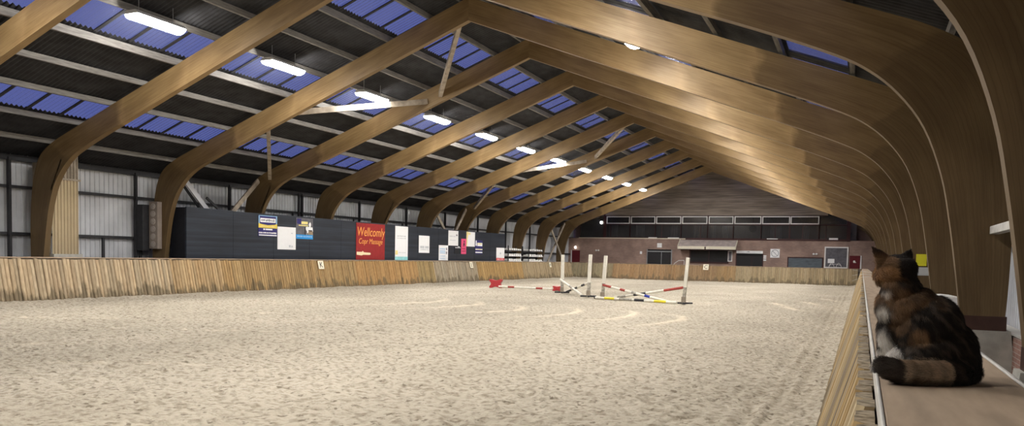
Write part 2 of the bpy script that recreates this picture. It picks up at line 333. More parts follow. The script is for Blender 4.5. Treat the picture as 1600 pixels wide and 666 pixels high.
# ------------------------------------------------------------------ camera and sky
F_PX, YAW, PITCH, ROLL, PX, PY = 1255.93, .416406, -.0573446, .0217595, 788.5, 473.85
EYE = Vector((0, 0, 1.6))
fwd = Vector((-math.sin(YAW) * math.cos(PITCH), math.cos(YAW) * math.cos(PITCH), math.sin(PITCH)))
rt = Vector((math.cos(YAW), math.sin(YAW), 0)); up = rt.cross(fwd)
r3 = rt * math.cos(ROLL) + up * math.sin(ROLL); u3 = -rt * math.sin(ROLL) + up * math.cos(ROLL)
cd = bpy.data.cameras.new('camera'); cam = bpy.data.objects.new('camera', cd); C.objects.link(cam)
cam.matrix_world = Matrix(((r3.x, u3.x, -fwd.x, EYE.x), (r3.y, u3.y, -fwd.y, EYE.y), (r3.z, u3.z, -fwd.z, EYE.z), (0, 0, 0, 1)))
cd.sensor_fit = 'HORIZONTAL'; cd.sensor_width = 36; cd.lens = 36 * F_PX / 1600
cd.shift_x = (800 - PX) / 1600; cd.shift_y = (PY - 333) / 1600; cd.clip_start = .02; cd.clip_end = 300
sc = bpy.context.scene; sc.camera = cam
sc.view_settings.view_transform = 'Standard'; sc.view_settings.look = 'None'; sc.view_settings.exposure = EXPOSURE
sc.view_settings.gamma = 1; sc.view_settings.use_curve_mapping = False
w = bpy.data.worlds.new('dusk sky'); sc.world = w; w.use_nodes = True
w.node_tree.nodes['Background'].inputs[0].default_value = rgba(SKY); w.node_tree.nodes['Background'].inputs[1].default_value = SKY_E

# ------------------------------------------------------------------ the hall: dimensions in metres, camera at the origin
XC = -11.62                                     # ridge line
RIDGE, FALL = 9.97, .38                         # roof sheet height at the ridge, fall per metre
FY = [3.08 + 5 * i for i in range(14)] + [74.2]   # the arches
YB = 73.0                                       # face of the far brick wall
KX0, KX1, KY = -22.41, -.30, 64.94              # foot of the kickboards
ORD = ['first', 'second', 'third', 'fourth', 'fifth', 'sixth', 'seventh', 'eighth', 'ninth', 'tenth', 'eleventh', 'twelfth', 'thirteenth', 'fourteenth', 'fifteenth']

# floor: loose sand, crumbly up close
def vnoise(x, y, seed):
    xi = np.floor(x).astype(np.int64); yi = np.floor(y).astype(np.int64); fx = x - xi; fy = y - yi
    def h(a, b):
        n = (a * 374761393 + b * 668265263 + seed * 1274126177) & 0xffffffff
        n = ((n ^ (n >> 13)) * 1274126177) & 0xffffffff
        return ((n ^ (n >> 16)) & 0xffff) / 65535.0
    sx = fx * fx * (3 - 2 * fx); sy = fy * fy * (3 - 2 * fy)
    return (h(xi, yi) * (1 - sx) + h(xi + 1, yi) * sx) * (1 - sy) + (h(xi, yi + 1) * (1 - sx) + h(xi + 1, yi + 1) * sx) * sy
xs = np.concatenate([[-23.4], np.arange(-22.6, -15, .06), np.arange(-15, -.2, .042), [-.2, 0, .1]])
ys = [-7.0, -4, -2, 0, 2, 4, 5]; yy = 5.4
while yy < 65.5: ys.append(yy); yy += max(.034, .034 * (yy / 8.5) ** 1.55)
ys = np.array(ys + [65.5, 66])
X, Y = np.meshgrid(xs, ys)
n1 = vnoise(X / .13, Y / .13, 1); n2 = vnoise(X / .07 + 9, Y / .07, 2); n3 = vnoise(X / .5, Y / .5, 3); n4 = vnoise(X / 2.6, Y / 2.6, 4)
n5 = vnoise(X / .22, Y / .22, 5)
Z = .05 * (np.clip(n1 - .42, 0, 1) ** 1.1) + .034 * np.clip(n2 - .35, 0, 1) + .03 * (n3 - .5) + .03 * (n4 - .5) - .16 * np.clip(.24 - n5, 0, 1)
track = np.zeros_like(Z)
# hairpin marks left by turning hooves, and the wheel ruts along the right kickboard
for tx, ty in [(-9.6, 22.4), (-7.7, 22.6), (-5.9, 22.4), (-4.35, 21.6), (-11.6, 23.4), (-13.4, 24.2)]:
    wob = .25 * np.sin(Y * 1.3 + tx)
    d = X - (tx - .16 * (Y - ty) ** 2 + wob * .3)
    m = np.exp(-(d / .13) ** 2) * np.clip(1.3 - np.abs(Y - ty) / 2.6, 0, 1) * (.5 + .5 * n5)
    Z += .035 * m; track = np.maximum(track, m)
for tx, ty in [(-2.2, 30), (-1.9, 35), (-1.3, 39), (-2.9, 33)]:
    d = (X - tx) + .35 * (Y - ty); m = np.exp(-(d / .14) ** 2) * np.exp(-((Y - ty) / 1.1) ** 2); Z += .03 * m; track = np.maximum(track, m)
for x0, dp in ((-.80, .012), (-1.02, .018)):
    m = np.exp(-((X - x0 - .04 * np.sin(Y * .4)) / .05) ** 2); Z -= dp * m * (.6 + .4 * np.sin(Y * 38))
    Z += .014 * np.exp(-((X - x0 - .09) / .04) ** 2) * (.4 + .9 * n1)
lines = [(-15.5, 9.5, .55, 7), (-11.5, 12.8, .42, 6), (-13.5, 8.6, .5, 4), (-9.4, 8.2, .5, 3), (-15.0, 16.5, .42, 5), (-17.5, 12.5, .5, 5)]
for x0, y0, sl, ln in lines:
    d = (Y - y0) - sl * (X - x0); m = np.exp(-(d / .09) ** 2) * np.exp(-((X - x0) / (ln * .4)) ** 2) * np.clip(n5 * 1.8 - .5, 0, 1); track = np.maximum(track, m * .8)
bank = np.clip((-21.9 - X) / .5, 0, 1) * .05 + np.clip((X + .62) / .35, 0, 1) * .07 + np.clip((Y - 64.3) / .6, 0, 1) * .05
Z += bank
Z -= .03
nx, ny = len(xs), len(ys)
me = bpy.data.meshes.new('floor')
idx = np.arange(nx * ny).reshape(ny, nx)
quads = np.stack([idx[:-1, :-1], idx[:-1, 1:], idx[1:, 1:], idx[1:, :-1]], -1).reshape(-1, 4)
me.from_pydata(np.stack([X, Y, Z], -1).reshape(-1, 3).tolist(), [], quads.tolist())
me.polygons.foreach_set('use_smooth', np.ones(len(quads), bool))
a = me.attributes.new('track', 'FLOAT', 'POINT'); a.data.foreach_set('value', np.clip(track * .8, 0, 1).reshape(-1).astype(np.float32))
me.materials.append(M['sand']); fl = bpy.data.objects.new('floor', me); C.objects.link(fl); struct(fl)
b = MB(); b.box(-26.1, -23.4, -7, 75, -.1, 0); b.box(.1, 2.6, -7, 75, -.1, 0); b.box(-23.4, .1, 66, 75, -.1, 0); struct(b.build('floor', M['floor2']))

# outside walls
def cladding(x, y0, y1, z0, z1, face, pitch=.2):
    b = MB(); n = int((y1 - y0) / pitch); vs = []; prof = [(0, 0), (.6, 0), (.68, .032), (.92, .032)]
    cols = [(y0 + (k + u) * pitch, v) for k in range(n) for u, v in prof]
    for yv, v in cols: vs += [(x + face * v, yv, z0), (x + face * v, yv, z1)]
    b.add(vs, [(2 * i, 2 * i + 2, 2 * i + 3, 2 * i + 1) for i in range(len(cols) - 1)])
    return b
struct(cladding(-25.75, -7, 74.6, 0, 4.75, 1).build('wall_left', M['clad']))
struct(cladding(2.51, -7, 74.6, 0, 4.75, -1).build('wall_right', M['clad']))
b = MB(); b.box(-26, 2.7, -7.3, -7, 0, 10); struct(b.build('wall_rear', M['brick']))
b = MB(); b.box(-26, 2.7, YB, YB + .22, 0, 3.57); b.box(-26, 2.7, YB + 1.5, YB + 1.7, 0, 10); struct(b.build('wall_back', M['brick']))
b = MB(); b.box(1.95, 2.1, -7, 73, 0, .68); struct(b.build('wall_low', M['brick_y']))
b = MB(); b.box(1.92, 2.13, -7, 73, .68, .71); struct(b.build('trim_1', M['capedge']))
# rails along the outside walls
k = 2
for x0, x1 in ((-25.7, -25.55), (2.33, 2.46)):
    for z in (1.98, 3.52):
        b = MB(); b.box(x0, x1, -7, 74.4, z, z + .09); struct(b.build('trim_%d' % k, M['darksteel'] if x0 < 0 else M['cap'])); k += 1
b = MB(); b.box(-25.7, -25.5, -7, 74.4, 4.42, 4.6); struct(b.build('trim_%d' % k, M['darksteel'])); k += 1
b = MB(); b.box(2.26, 2.46, -7, 74.4, 4.42, 4.6); struct(b.build('trim_%d' % k, M['darksteel'])); k += 1

# roof sheets with three bands of skylights on each slope
BANDS = [(1.65, 2.82), (5.75, 6.97), (10.0, 11.18)]
def sheet(b, side, s0, s1, y0, y1, mi=0):
    n = max(2, int((y1 - y0) / .025)); cols = np.linspace(y0, y1, n); vs = []
    for yv in cols:
        dz = .028 * math.sin(2 * math.pi * yv / .15)
        for s in (s0, s1): vs.append((XC + side * s, yv, RIDGE - FALL * s + dz))
    b.add(vs, [(2 * i, 2 * i + 1, 2 * i + 3, 2 * i + 2) for i in range(n - 1)], mi, True)
wn = 1
BN = ['ridge', 'middle', 'eaves']
for side in (-1, 1):
    b = MB(); s = 0
    for s0, s1 in BANDS + [(14.35, None)]:
        sheet(b, side, s, s0, -7, 74.6)
        if s1:
            ye = -7
            for fy in FY[:14]:
                sheet(b, side, s0, s1, ye, fy + 1.0); ye = fy + 5.33
            sheet(b, side, s0, s1, ye, 74.6)
        s = s1
    struct(b.build('ceiling', M['roof']))
    for bi, (s0, s1) in enumerate(BANDS):
        for fi, fy in enumerate(FY[:14]):
            if side == 1 and (fi > 10): continue
            b = MB(); sheet(b, side, s0 - .06, s1 + .06, fy + .96, fy + 5.37, 0)
            for q in range(1, 4):
                yv = fy + 1.0 + 4.33 * q / 4
                za, zb = RIDGE - FALL * s0 - .045, RIDGE - FALL * s1 - .045
                b.beam((XC + side * s0, yv, za), (XC + side * s1, yv, zb), .1, .03, mi=1)
            o = struct(b.build('window_%d' % wn, [M['sky_sheet'], M['lap']])); wn += 1
            o['label'] = 'blue skylight in the %s band of the %s slope, %s bay from the camera' % (BN[bi], 'left' if side < 0 else 'right', ORD[fi])
b = MB(); b.prism([(XC - .35, RIDGE - .1), (XC, RIDGE + .06), (XC + .35, RIDGE - .1), (XC + .35, RIDGE - .06), (XC, RIDGE + .1), (XC - .35, RIDGE - .06)], 'y', -7, 74.6)
struct(b.build('trim_%d' % k, M['roof'])); k += 1

# ------------------------------------------------------------------ laminated timber arches
IN = [(0, 9.0), (2.2, 8.16), (4.3, 7.36), (6.4, 6.56), (8.5, 5.75), (10.0, 5.18), (11.1, 4.72), (11.6, 4.44), (12.0, 4.08), (12.35, 3.58), (12.6, 2.9), (12.74, 2.2), (12.86, 1.4), (12.95, .7)]
OU = [(0, 9.72), (2.1, 8.92), (4.2, 8.12), (6.25, 7.345), (8.35, 6.547), (10.2, 5.844), (11.7, 5.27), (12.4, 4.98), (12.95, 4.62), (13.25, 4.1), (13.42, 3.3), (13.49, 2.3), (13.49, 1.4), (13.46, .7)]
def crom(P, n=4):
    P = [np.array(p) for p in P]; out = []
    for i in range(len(P) - 1):
        p0, p1, p2, p3 = P[max(i - 1, 0)], P[i], P[i + 1], P[min(i + 2, len(P) - 1)]
        for k in range(n):
            t = k / n; out.append(.5 * ((2 * p1) + (p2 - p0) * t + (2 * p0 - 5 * p1 + 4 * p2 - p3) * t * t + (3 * p1 - p0 - 3 * p2 + p3) * t ** 3))
    out.append(P[-1]); return out
IN2, OU2 = crom(IN), crom(OU); IN2[0] = np.array(IN[0]); OU2[0] = np.array(OU[0])
def half_arch(side, y, parent):
    t = .1; n = len(IN2); vs = []; uv = []; L = 0
    off = random.uniform(0, 40)
    for i in range(n):
        if i: L += float(np.linalg.norm((IN2[i] + OU2[i]) / 2 - (IN2[i - 1] + OU2[i - 1]) / 2))
        for (s, z), v in ((IN2[i], 0), (OU2[i], 1)):
            for dy in (-t, t): vs.append((XC + side * s, y + dy, z)); uv.append((L + off, v * .75 + (.0 if dy < 0 else 5)))
    fs = []
    for i in range(n - 1):
        a, c = 4 * i, 4 * i + 4
        fs += [(a, a + 2, c + 2, c), (a + 1, c + 1, c + 3, a + 3), (a, c, c + 1, a + 1), (a + 2, a + 3, c + 3, c + 2)]
    fs += [(0, 1, 3, 2), (4 * n - 4, 4 * n - 2, 4 * n - 1, 4 * n - 3)]
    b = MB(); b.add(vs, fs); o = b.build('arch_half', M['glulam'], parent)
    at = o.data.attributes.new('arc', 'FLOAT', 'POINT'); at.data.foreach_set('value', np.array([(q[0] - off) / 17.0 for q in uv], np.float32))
    lay = o.data.uv_layers.new(name='UVMap')
    li = np.zeros(len(o.data.loops), np.int32); o.data.loops.foreach_get('vertex_index', li)
    lay.data.foreach_set('uv', np.array(uv, np.float32)[li].reshape(-1))
    return o
FN = ['timber arch closest to the camera, only its right haunch in view', 'timber arch rising past the cat with its right leg in full view', 'timber arch beside the pale ribbed panel on the left wall',
      'timber arch carrying the disc fronted speaker column on its left leg', 'timber arch landing behind the left end of the navy hoarding', 'timber arch landing behind the hoarding by the blue photo poster',
      'timber arch landing behind the red banner', 'timber arch landing right of the tall white banner', 'timber arch landing by the cluster of small posters', 'timber arch just past the pink poster',
      'timber arch landing by the right end of the hoarding', 'timber arch landing between the two pole racks', 'timber arch landing right of the pole racks', 'timber arch over the crossed braces near the far wall', 'timber arch set against the far gable wall']
for i, y in enumerate(FY):
    fr = thing('portal_frame', ('laminated ' + FN[i]), 'timber arch', (XC, y, 0), 'laminated timber arches spanning the hall')
    for side in (-1, 1):
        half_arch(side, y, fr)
        b = MB(); b.prism([(XC + side * 12.8, 0), (XC + side * 13.62, 0), (XC + side * 13.54, .72), (XC + side * 12.88, .72)], 'y', y - .17, y + .17); b.build('plinth', M['concrete'], fr)
        b = MB(); b.box(*sorted((XC + side * 12.92, XC + side * 13.49)), y - .115, y + .115, .72, .92); b.build('base_shoe', M['shoe'], fr)
    if i in (3, 5, 7, 9):
        b = MB(); b.beam((-23.62, y + .02, 4.42), (-24.12, y + .02, 3.45), .24, .05, up=(1, 0, -.5)); b.build('knee_board', M['white'] if i == 3 else M['brace'], fr)

# purlins, one continuous line each
PN = ['first line below the ridge', 'second line below the ridge', 'third line below the ridge', 'line under the upper edge of the middle skylights', 'line lit by the lamps along the lower edge of the middle skylights',
      'first line below the middle skylights', 'line along the upper edge of the low skylights', 'line along the lower edge of the low skylights', 'line nearest the eaves']
for side in (-1, 1):
    for j, s in enumerate((.35, 1.48, 2.98, 4.35, 5.62, 7.1, 8.5, 9.87, 11.28, 12.66)):
        x = XC + side * s; b = MB(); zt = RIDGE - .045 - FALL * s; h = .2 if j in (5, 2) else .16
        b.prism([(x - .045, 9.72 - FALL * s + .01), (x + .045, 9.72 - FALL * s + .01), (x + .045, zt), (x - .045, zt)] if False else [(x - .045, zt - h), (x + .045, zt - h), (x + .045, zt), (x - .045, zt)], 'y', -6.9, 74.4)
        o = b.build('purlin', M['purlin'], base=(x, 30, zt))
        tag(o, 'grey purlin under the %s slope, %s line from the ridge' % ('left' if side < 0 else 'right', ORD[j]), 'purlin', 'roof purlins')

# diagonal braces under the roof and along the left wall
def roofz(x): return 9.36 - FALL * abs(x - XC)
def brace(p, q, w, h, label, group, m='brace', name='brace'):
    b = MB(); b.beam(p, q, w, h); o = b.build(name, M[m], base=p); return tag(o, label, 'brace', group)
ZN = ['upper', 'middle', 'lower', 'lowest']
for bi, (ya, yb2, wh) in enumerate(((23.08, 28.08, 'in the bay right of the disc fronted speaker column'), (43.08, 48.08, 'in the bay above the small posters'))):
    pts = [((-12.0, ya + .12), (-15.3, yb2 - .12)), ((-15.9, yb2 - .12), (-18.8, ya + .12)), ((-19.7, ya + .12), (-23.4, yb2 - .4))]
    for q, ((xa, y0), (xb, y1)) in enumerate(pts):
        brace((xa, y0, roofz(xa) - .1), (xb, y1, roofz(xb) - .1), .14, .2, 'diagonal roof brace, %s one %s' % (ZN[q], wh), 'diagonal roof braces')
WB = [((-24.25, 23.3, 4.75), (-24.25, 26.05, 2.2), .07, .2, 'clad', 'pale wall brace running down from the arch with the speaker column'),
      ((-24.4, 23.35, 4.6), (-24.4, 26.0, 2.0), .06, .09, 'darksteel', 'thin dark wall brace beside the arch with the speaker column'),
      ((-24.25, 27.95, 4.7), (-24.25, 25.6, 2.55), .07, .2, 'brace', 'grey wall brace leaning against the arch at the left end of the hoarding'),
      ((-24.55, 25.2, 3.75), (-24.55, 26.9, 2.7), .06, .1, 'darksteel', 'short dark wall brace peeping over the left end of the hoarding'),
      ((-24.15, 43.3, 4.7), (-24.15, 45.6, 2.7), .07, .2, 'brace', 'left wall brace of the pair above the small posters'),
      ((-24.15, 47.95, 4.7), (-24.15, 46.0, 2.7), .07, .2, 'brace', 'right wall brace of the pair above the small posters'),
      ((-24.15, 63.3, 4.6), (-24.15, 67.9, .8), .08, .2, 'brace', 'crossed wall brace near the far wall, falling to the right'),
      ((-24.35, 67.9, 4.7), (-24.35, 63.3, .8), .08, .2, 'brace', 'crossed wall brace near the far wall, falling to the left')]
for p, q, w_, h_, m_, lb in WB: brace(p, q, w_, h_, lb, 'wall braces on the left', m_)
for i, y in enumerate(FY[2:13]):
    b = MB(); b.box(-25.55, -25.42, y - .6, y - .52, 0, 4.5); b.box(-25.57, -25.38, y - .66, y - .46, 0, .03)
    tag(b.build('wall_post', M['darksteel'], base=(-25.47, y - .56, 0)), 'dark steel wall post behind the left leg of the %s arch from the camera' % ORD[i + 2], 'post', 'steel posts of the left wall')
for y, zt in ((21.0, 1.98), (32.2, 4.5), (31.75, 3.55), (36.9, 3.52), (42.0, 3.52)):
    b = MB(); b.box(-25.5, -25.42, y, y + .09, 0, zt); b.box(-25.52, -25.4, y - .02, y + .11, 0, .02)
    tag(b.build('stud', M['darksteel'], base=(-25.46, y, 0)), 'thin dark stud on the left wall, %s' % {21.0: 'under the lower rail before the speaker column', 32.2: 'full height, above the blue photo poster', 31.75: 'short, above the blue photo poster', 36.9: 'above the red banner', 42.0: 'above the lone white poster'}[y], 'post', 'thin studs on the left wall')

# ------------------------------------------------------------------ strip lamps
def strip_lamp(x, y, z, label, group):
    t = thing('strip_lamp', label, 'lamp', (x, y, z), group)
    b = MB(); L = .8; ws = .23
    prof = [(x - .25, z + .02), (x - .16, z + .12), (x + .16, z + .12), (x + .25, z + .02)]
    b.prism(prof, 'y', y - L, y + L); hs = b.build('housing', M['housing'], t, .012)
    b = MB(); n = 8; P = [(x + ws * math.cos(math.pi + math.pi * k / n), z + .02 + .13 * math.sin(math.pi + math.pi * k / n)) for k in range(n + 1)]
    b.prism(P, 'y', y - L + .03, y + L - .03); b.build('diffuser', M['lamp'], t)
    ld = bpy.data.lights.new('tube', 'AREA'); ld.shape = 'RECTANGLE'; ld.size = .3; ld.size_y = 1.6; ld.energy = LAMP_W; ld.color = (1, .965, .91); ld.spread = math.radians(LAMP_SPREAD)
    lo = bpy.data.objects.new('tube', ld); C.objects.link(lo); lo.parent = t; lo.location = (0, 0, -.125)
    zr = RIDGE - FALL * abs(x - XC) - .02
    for dy in (-.55, .55):
        b = MB(); b.tube([(x, y + dy, z + .1), (x, y + dy, zr)], .008, 6); b.build('hanger', M['steel'], hs)
    return t
for i in range(LAMP_LEFT0, 14):
    y = .58 + 5 * i
    strip_lamp(XC - 5.25, y, 7.42, 'glaring white strip lamp under the left slope, %s from the camera' % ORD[i - LAMP_LEFT0], 'strip lamps under the left slope')
for i in range(LAMP_RIGHT0, 14):
    y = .58 + 5 * i
    strip_lamp(XC + 5.85, y, 7.34, 'white strip lamp hidden among the right hand arches, %s from the camera' % ORD[i - LAMP_RIGHT0], 'strip lamps under the right slope')
# ------------------------------------------------------------------ kickboards round the arena
TAN, ORANGE, GREY, BROWN, OLIVE = (.50, .40, .27), (.44, .275, .125), (.37, .315, .235), (.34, .205, .10), (.33, .275, .165)
def left_tint(y):
    for a, c in ((21.5, TAN), (24, (.48, .35, .2)), (33, (.42, .29, .145)), (39, ORANGE), (40.8, (.35, .26, .13)), (46.5, GREY), (54, (.43, .285, .125)), (66, (.38, .30, .19))):
        if y < a: return c
def back_tint(x):
    for a, c in ((-19.0, (.34, .29, .19)), (-13.5, (.36, .235, .13)), (-10.5, (.33, .225, .13)), (-9.0, (.36, .245, .13)), (0, (.36, .29, .185))):
        if x < a: return c
def right_tint(y): return random.choice([(.48, .35, .18), (.36, .30, .22), (.52, .42, .27), (.44, .31, .15)])
def plank_run(name, n, foot, run, back, w, tintf, parent, t=.05, top=1.24, jit=1.0):
    """n planks from foot along run; back = horizontal offset of the top; planks slope backwards"""
    foot = Vector(foot); run = Vector(run); back = Vector(back); bn = back.normalized()
    b = MB(); tints = []; uvs = []
    for i in range(n):
        c = foot + run * (w * (i + .5)); hw = w * .5 * random.uniform(1 - .10 * jit, 1 - .03 * jit); lean = run * random.uniform(-.008, .008); tz = top + random.uniform(-.018, .018) * jit
        o0 = bn * random.uniform(-.012, .012) * jit; col = tintf(c.y if abs(run.y) > .5 else c.x); g = random.uniform(.78, 1.14); j = random.uniform(-.03, .03)
        col = (col[0] * g, col[1] * g * (1 + j), col[2] * g * (1 + 2 * j), 1)
        prof = [(-hw, 0), (-hw, -t * .55), (-hw * .62, -t), (hw * .62, -t), (hw, -t * .55), (hw, 0)]
        vs = []
        for k, (z, off) in enumerate(((-.12, -back * .1), (tz * .5, back * .5), (tz, back))):
            for u, d in prof: vs.append(c + off + o0 + lean * (z / top) + run * u + bn * (d + t) * 1 - bn * t + Vector((0, 0, z)))
        fs = [(r * 6 + q, r * 6 + (q + 1) % 6, r * 6 + 6 + (q + 1) % 6, r * 6 + 6 + q) for r in range(2) for q in range(6)] + [(12, 13, 14, 15, 16, 17)]
        b.add(vs, fs); tints += [col] * 18
        ou = random.uniform(0, 3)
        for z in (-.12, tz * .5, tz):
            for u, d in prof: uvs.append((i * w + u + ou * 0, z))
    o = b.build(name, M['plank'], parent)
    at = o.data.attributes.new('tint', 'FLOAT_COLOR', 'POINT'); at.data.foreach_set('color', np.array(tints, np.float32).reshape(-1))
    lay = o.data.uv_layers.new(name='UVMap'); li = np.zeros(len(o.data.loops), np.int32); o.data.loops.foreach_get('vertex_index', li)
    lay.data.foreach_set('uv', np.array(uvs, np.float32)[li].reshape(-1)); return o
kb = thing('kickboard', 'sloping plank kickboard along the left side of the sand arena', 'kickboard', (-22.6, 30, 0))
plank_run('planks', 409, (KX0, 10.6, 0), (0, 1, 0), (-.28, 0, 0), .1325, left_tint, kb, t=.06, jit=1.3)
b = MB(); b.box(-23.1, -22.655, 10.6, 65.34, 1.262, 1.292); b.build('cap_board', M['cap'], kb, .006)
b = MB(); b.box(-22.79, -22.75, 10.6, 65.34, 0, 1.262); b.build('backing_board', M['brace'], kb)
kb = thing('kickboard', 'sloping plank kickboard across the far end of the arena carrying the letter C', 'kickboard', (-11, 65.2, 0))
plank_run('planks', 169, (-22.77, KY, 0), (1, 0, 0), (0, .45, 0), .1335, back_tint, kb)
b = MB(); b.box(-22.65, .04, 65.37, 65.62, 1.262, 1.288); b.build('cap_board', M['cap'], kb, .006)
b = MB(); b.box(-22.65, .04, 65.47, 65.5, 0, 1.262); b.build('backing_board', M['brace'], kb)
kb = thing('kickboard', 'sloping plank kickboard close on the right, under the cat', 'kickboard', (-.15, 20, 0))
plank_run('planks', 490, (KX1, -.5, 0), (0, 1, 0), (.348, 0, 0), .1335, right_tint, kb, t=.045, top=1.226, jit=.4)
b = MB(); b.box(.056, .398, -1, 64.93, 1.262, 1.292); b.build('cap_board', M['cap'], kb, .004)
b = MB(); b.box(.048, .056, -1, 64.93, 1.245, 1.295); b.box(.398, .408, -1, 64.93, 1.25, 1.297); b.build('edge_strip', M['capedge'], kb, .003)
b = MB(); b.box(.06, .1, -1, 64.93, 0, 1.262); b.build('backing_board', M['brace'], kb)
def kick_letter(ch, y, label):
    th = math.atan(.226); xz = lambda z: KX0 - .226 * z + .115
    t = thing('letter_plate', label, 'letter plate', (xz(1.05), y, 1.05), 'arena letters on the kickboards')
    b = MB(); b.beam((xz(.87), y, .87), (xz(1.24), y, 1.24), .4, .015, up=(1, 0, .226)); b.build('plate', M['cream'], t)
    o = words('letter', ch, .36, (xz(1.05) + .012, y, 1.05), 'x', M['blackink'], t); o.rotation_euler = (math.pi / 2 - th, 0, math.pi / 2)
kick_letter('K', 30.15, 'small cream plate with letter K on the left kickboard')
kick_letter('E', 45.62, 'small cream letter plate on the left kickboard under the pink poster')
kick_letter('H', 59.72, 'small cream letter plate on the left kickboard near the far corner')
t = thing('letter_plate', 'small cream plate with letter C on the far kickboard', 'letter plate', (-11.36, 65.2, 1.1), 'arena letters on the kickboards')
b = MB(); b.beam((-11.36, KY + .36 * .92 - .09, .92), (-11.36, KY + .36 * 1.36 - .09, 1.36), .42, .015, up=(0, -1, .36)); b.build('plate', M['cream'], t)
o = words('letter', 'C', .42, (-11.36, KY + .36 * 1.14 - .105, 1.14), 'y', M['blackink'], t); o.rotation_euler = (math.pi / 2 - .346, 0, 0)

# ------------------------------------------------------------------ navy hoarding with posters
hd = thing('hoarding', 'long navy corrugated hoarding behind the left kickboard', 'hoarding', (-23.73, 38, 0))
n = 12; wd = (53.4 - 23.3) / n
for i in range(n):
    b = MB(); b.box(-23.77, -23.705, 23.3 + i * wd + .006, 23.3 + (i + 1) * wd - .006, 0, 3.25 + random.uniform(-.012, .012)); b.build('panel', M['navy'], hd)
b = MB(); b.box(-24.52, -23.77, 23.3, 23.35, 0, 3.24); b.build('end_panel', M['navy_end'], hd)
b = MB(); b.box(-23.86, -23.77, 23.36, 53.4, 3.0, 3.1); b.box(-23.86, -23.77, 23.36, 53.4, 1.2, 1.3)
for i in range(13): b.box(-23.86, -23.77, 23.36 + i * 2.5, 23.44 + i * 2.5, 0, 3.0)
b.build('back_frame', M['brace'], hd)
def poster(label, y0, y1, z0, z1, board, marks=(), cat='poster'):
    """marks: (part name, material, [rectangles u0,v0,u1,v1 with v from the top])"""
    t = thing('poster', label, cat, (-23.7, (y0 + y1) / 2, z0), 'posters on the navy hoarding')
    b = MB(); b.box(-23.703, -23.685, y0, y1, z0, z1); bo = b.build('board', M[board], t, .003)
    lay = 0
    for nm, m, rs in marks:
        lay += 1; b = MB()
        for r in rs:
            if len(r) == 4: b.box(-23.686, -23.684 + .0012 * lay, y0 + (y1 - y0) * r[0], y0 + (y1 - y0) * r[2], z1 - (z1 - z0) * r[3], z1 - (z1 - z0) * r[1])
            else: b.prism([(y0 + (y1 - y0) * u, z1 - (z1 - z0) * v) for u, v in zip(r[0::2], r[1::2])], 'x', -23.686, -23.684 + .0012 * lay)
        b.build(nm, M[m], bo)
    return t
def scrawl(u0, v0, u1, v1, n, h, seed):
    """a row of little upright strokes: print too small to read"""
    R = random.Random(seed); out = []; u = u0
    while u < u1:
        wch = (u1 - u0) / n * R.uniform(.5, .9); out.append((u, v0 + (v1 - v0) * R.uniform(0, h), min(u1, u + wch), v1 - (v1 - v0) * R.uniform(0, h))); u += (u1 - u0) / n
    return out
poster('blue and yellow sign on the hoarding, farthest left of the posters', 27.31, 28.51, 2.27, 3.17, 'p_blue', [
    ('border', 'p_sky', [(0, 0, 1, .035), (0, 0, .06, .40), (.94, 0, 1, .40)]), ('yellow_band', 'p_yellow', [(0, .38, .15, .42, .5, .46, .85, .42, 1, .38, 1, .6, 0, .6)]),
    ('white_print', 'poster', [(.09, .13, .91, .33)] + [(.25, .63, .35, .7), (.38, .63, .74, .7)] + scrawl(.02, .79, .98, .87, 14, .15, 3) + [(.02, .92, .98, .97)]),
    ('small_print', 'ink', scrawl(.14, .17, .86, .29, 9, .25, 5)), ('print', 'p_palyel', scrawl(.1, .48, .9, .56, 14, .3, 8))])
poster('plain white poster lapping under the blue and yellow sign', 28.55, 29.8, 1.72, 2.73, 'poster', [('print', 'lightink', [(.62, .8, .72, .9), (.76, .82, .82, .9), (.74, .25, .82, .29)])])
poster('grey photo poster of a white horse with a cyan strip along its foot', 29.82, 31.05, 2.23, 3.19, 'p_grey', [
    ('sky_print', 'p_blue', [(.05, .04, .30, .28)]), ('ground_print', 'p_tan', [(.62, .6, 1, .84)]), ('cyan_strip', 'p_cyan', [(0, .79, 1, 1)]),
    ('heading', 'p_palyel', [(.3, .16, .68, .29), (.15, .33, .7, .38)]),
    ('horse_print', 'poster', [(.56, .44, .62, .4, .97, .42, 1, .62, .86, .6, .72, .62, .70, .8, .64, .8, .64, .62, .58, .56), (.74, .3, .78, .2, .84, .18, .88, .26, .86, .4, .78, .42)]),
    ('rider_print', 'blackink', [(.72, .56, .96, .61), (.5, .42, .54, .8), (.65, .7, .7, .8)]), ('strip_print', 'p_sky', scrawl(.06, .84, .96, .92, 14, .2, 11))])
rp = poster('red banner with orange handwritten lettering', 34.61, 37.31, 1.31, 3.19, 'p_red', [
    ('logo', 'p_cream', [(.02, .79, .2, .79, .22, .76, .26, .8, .48, .81, .5, .845, .47, .87, .24, .87, .18, .89, .02, .87)])])
words('heading', 'Wellcomly', .66, (-23.674, 35.95, 2.73), 'x', M['p_orange'], rp, shear=.15, sx=.9)
words('subheading', 'Copr Massage', .40, (-23.674, 35.93, 2.25), 'x', M['p_orange'], rp, shear=.2, sx=.98)
words('logo_lettering', 'equiline', .13, (-23.674, 35.55, 1.635), 'x', M['p_orange'], rp) if False else None
poster('tall narrow white banner with a pale aqua foot', 38.38, 39.74, 1.30, 3.19, 'poster', [('aqua_foot', 'p_aqua', [(0, .90, 1, 1)]), ('print', 'lightink', scrawl(.15, .27, .85, .31, 7, .2, 2) + scrawl(.15, .34, .85, .37, 7, .2, 4) + scrawl(.3, .77, .85, .79, 6, .2, 6)), ('corner_print', 'p_palyel', [(.02, .72, .2, .84)])])
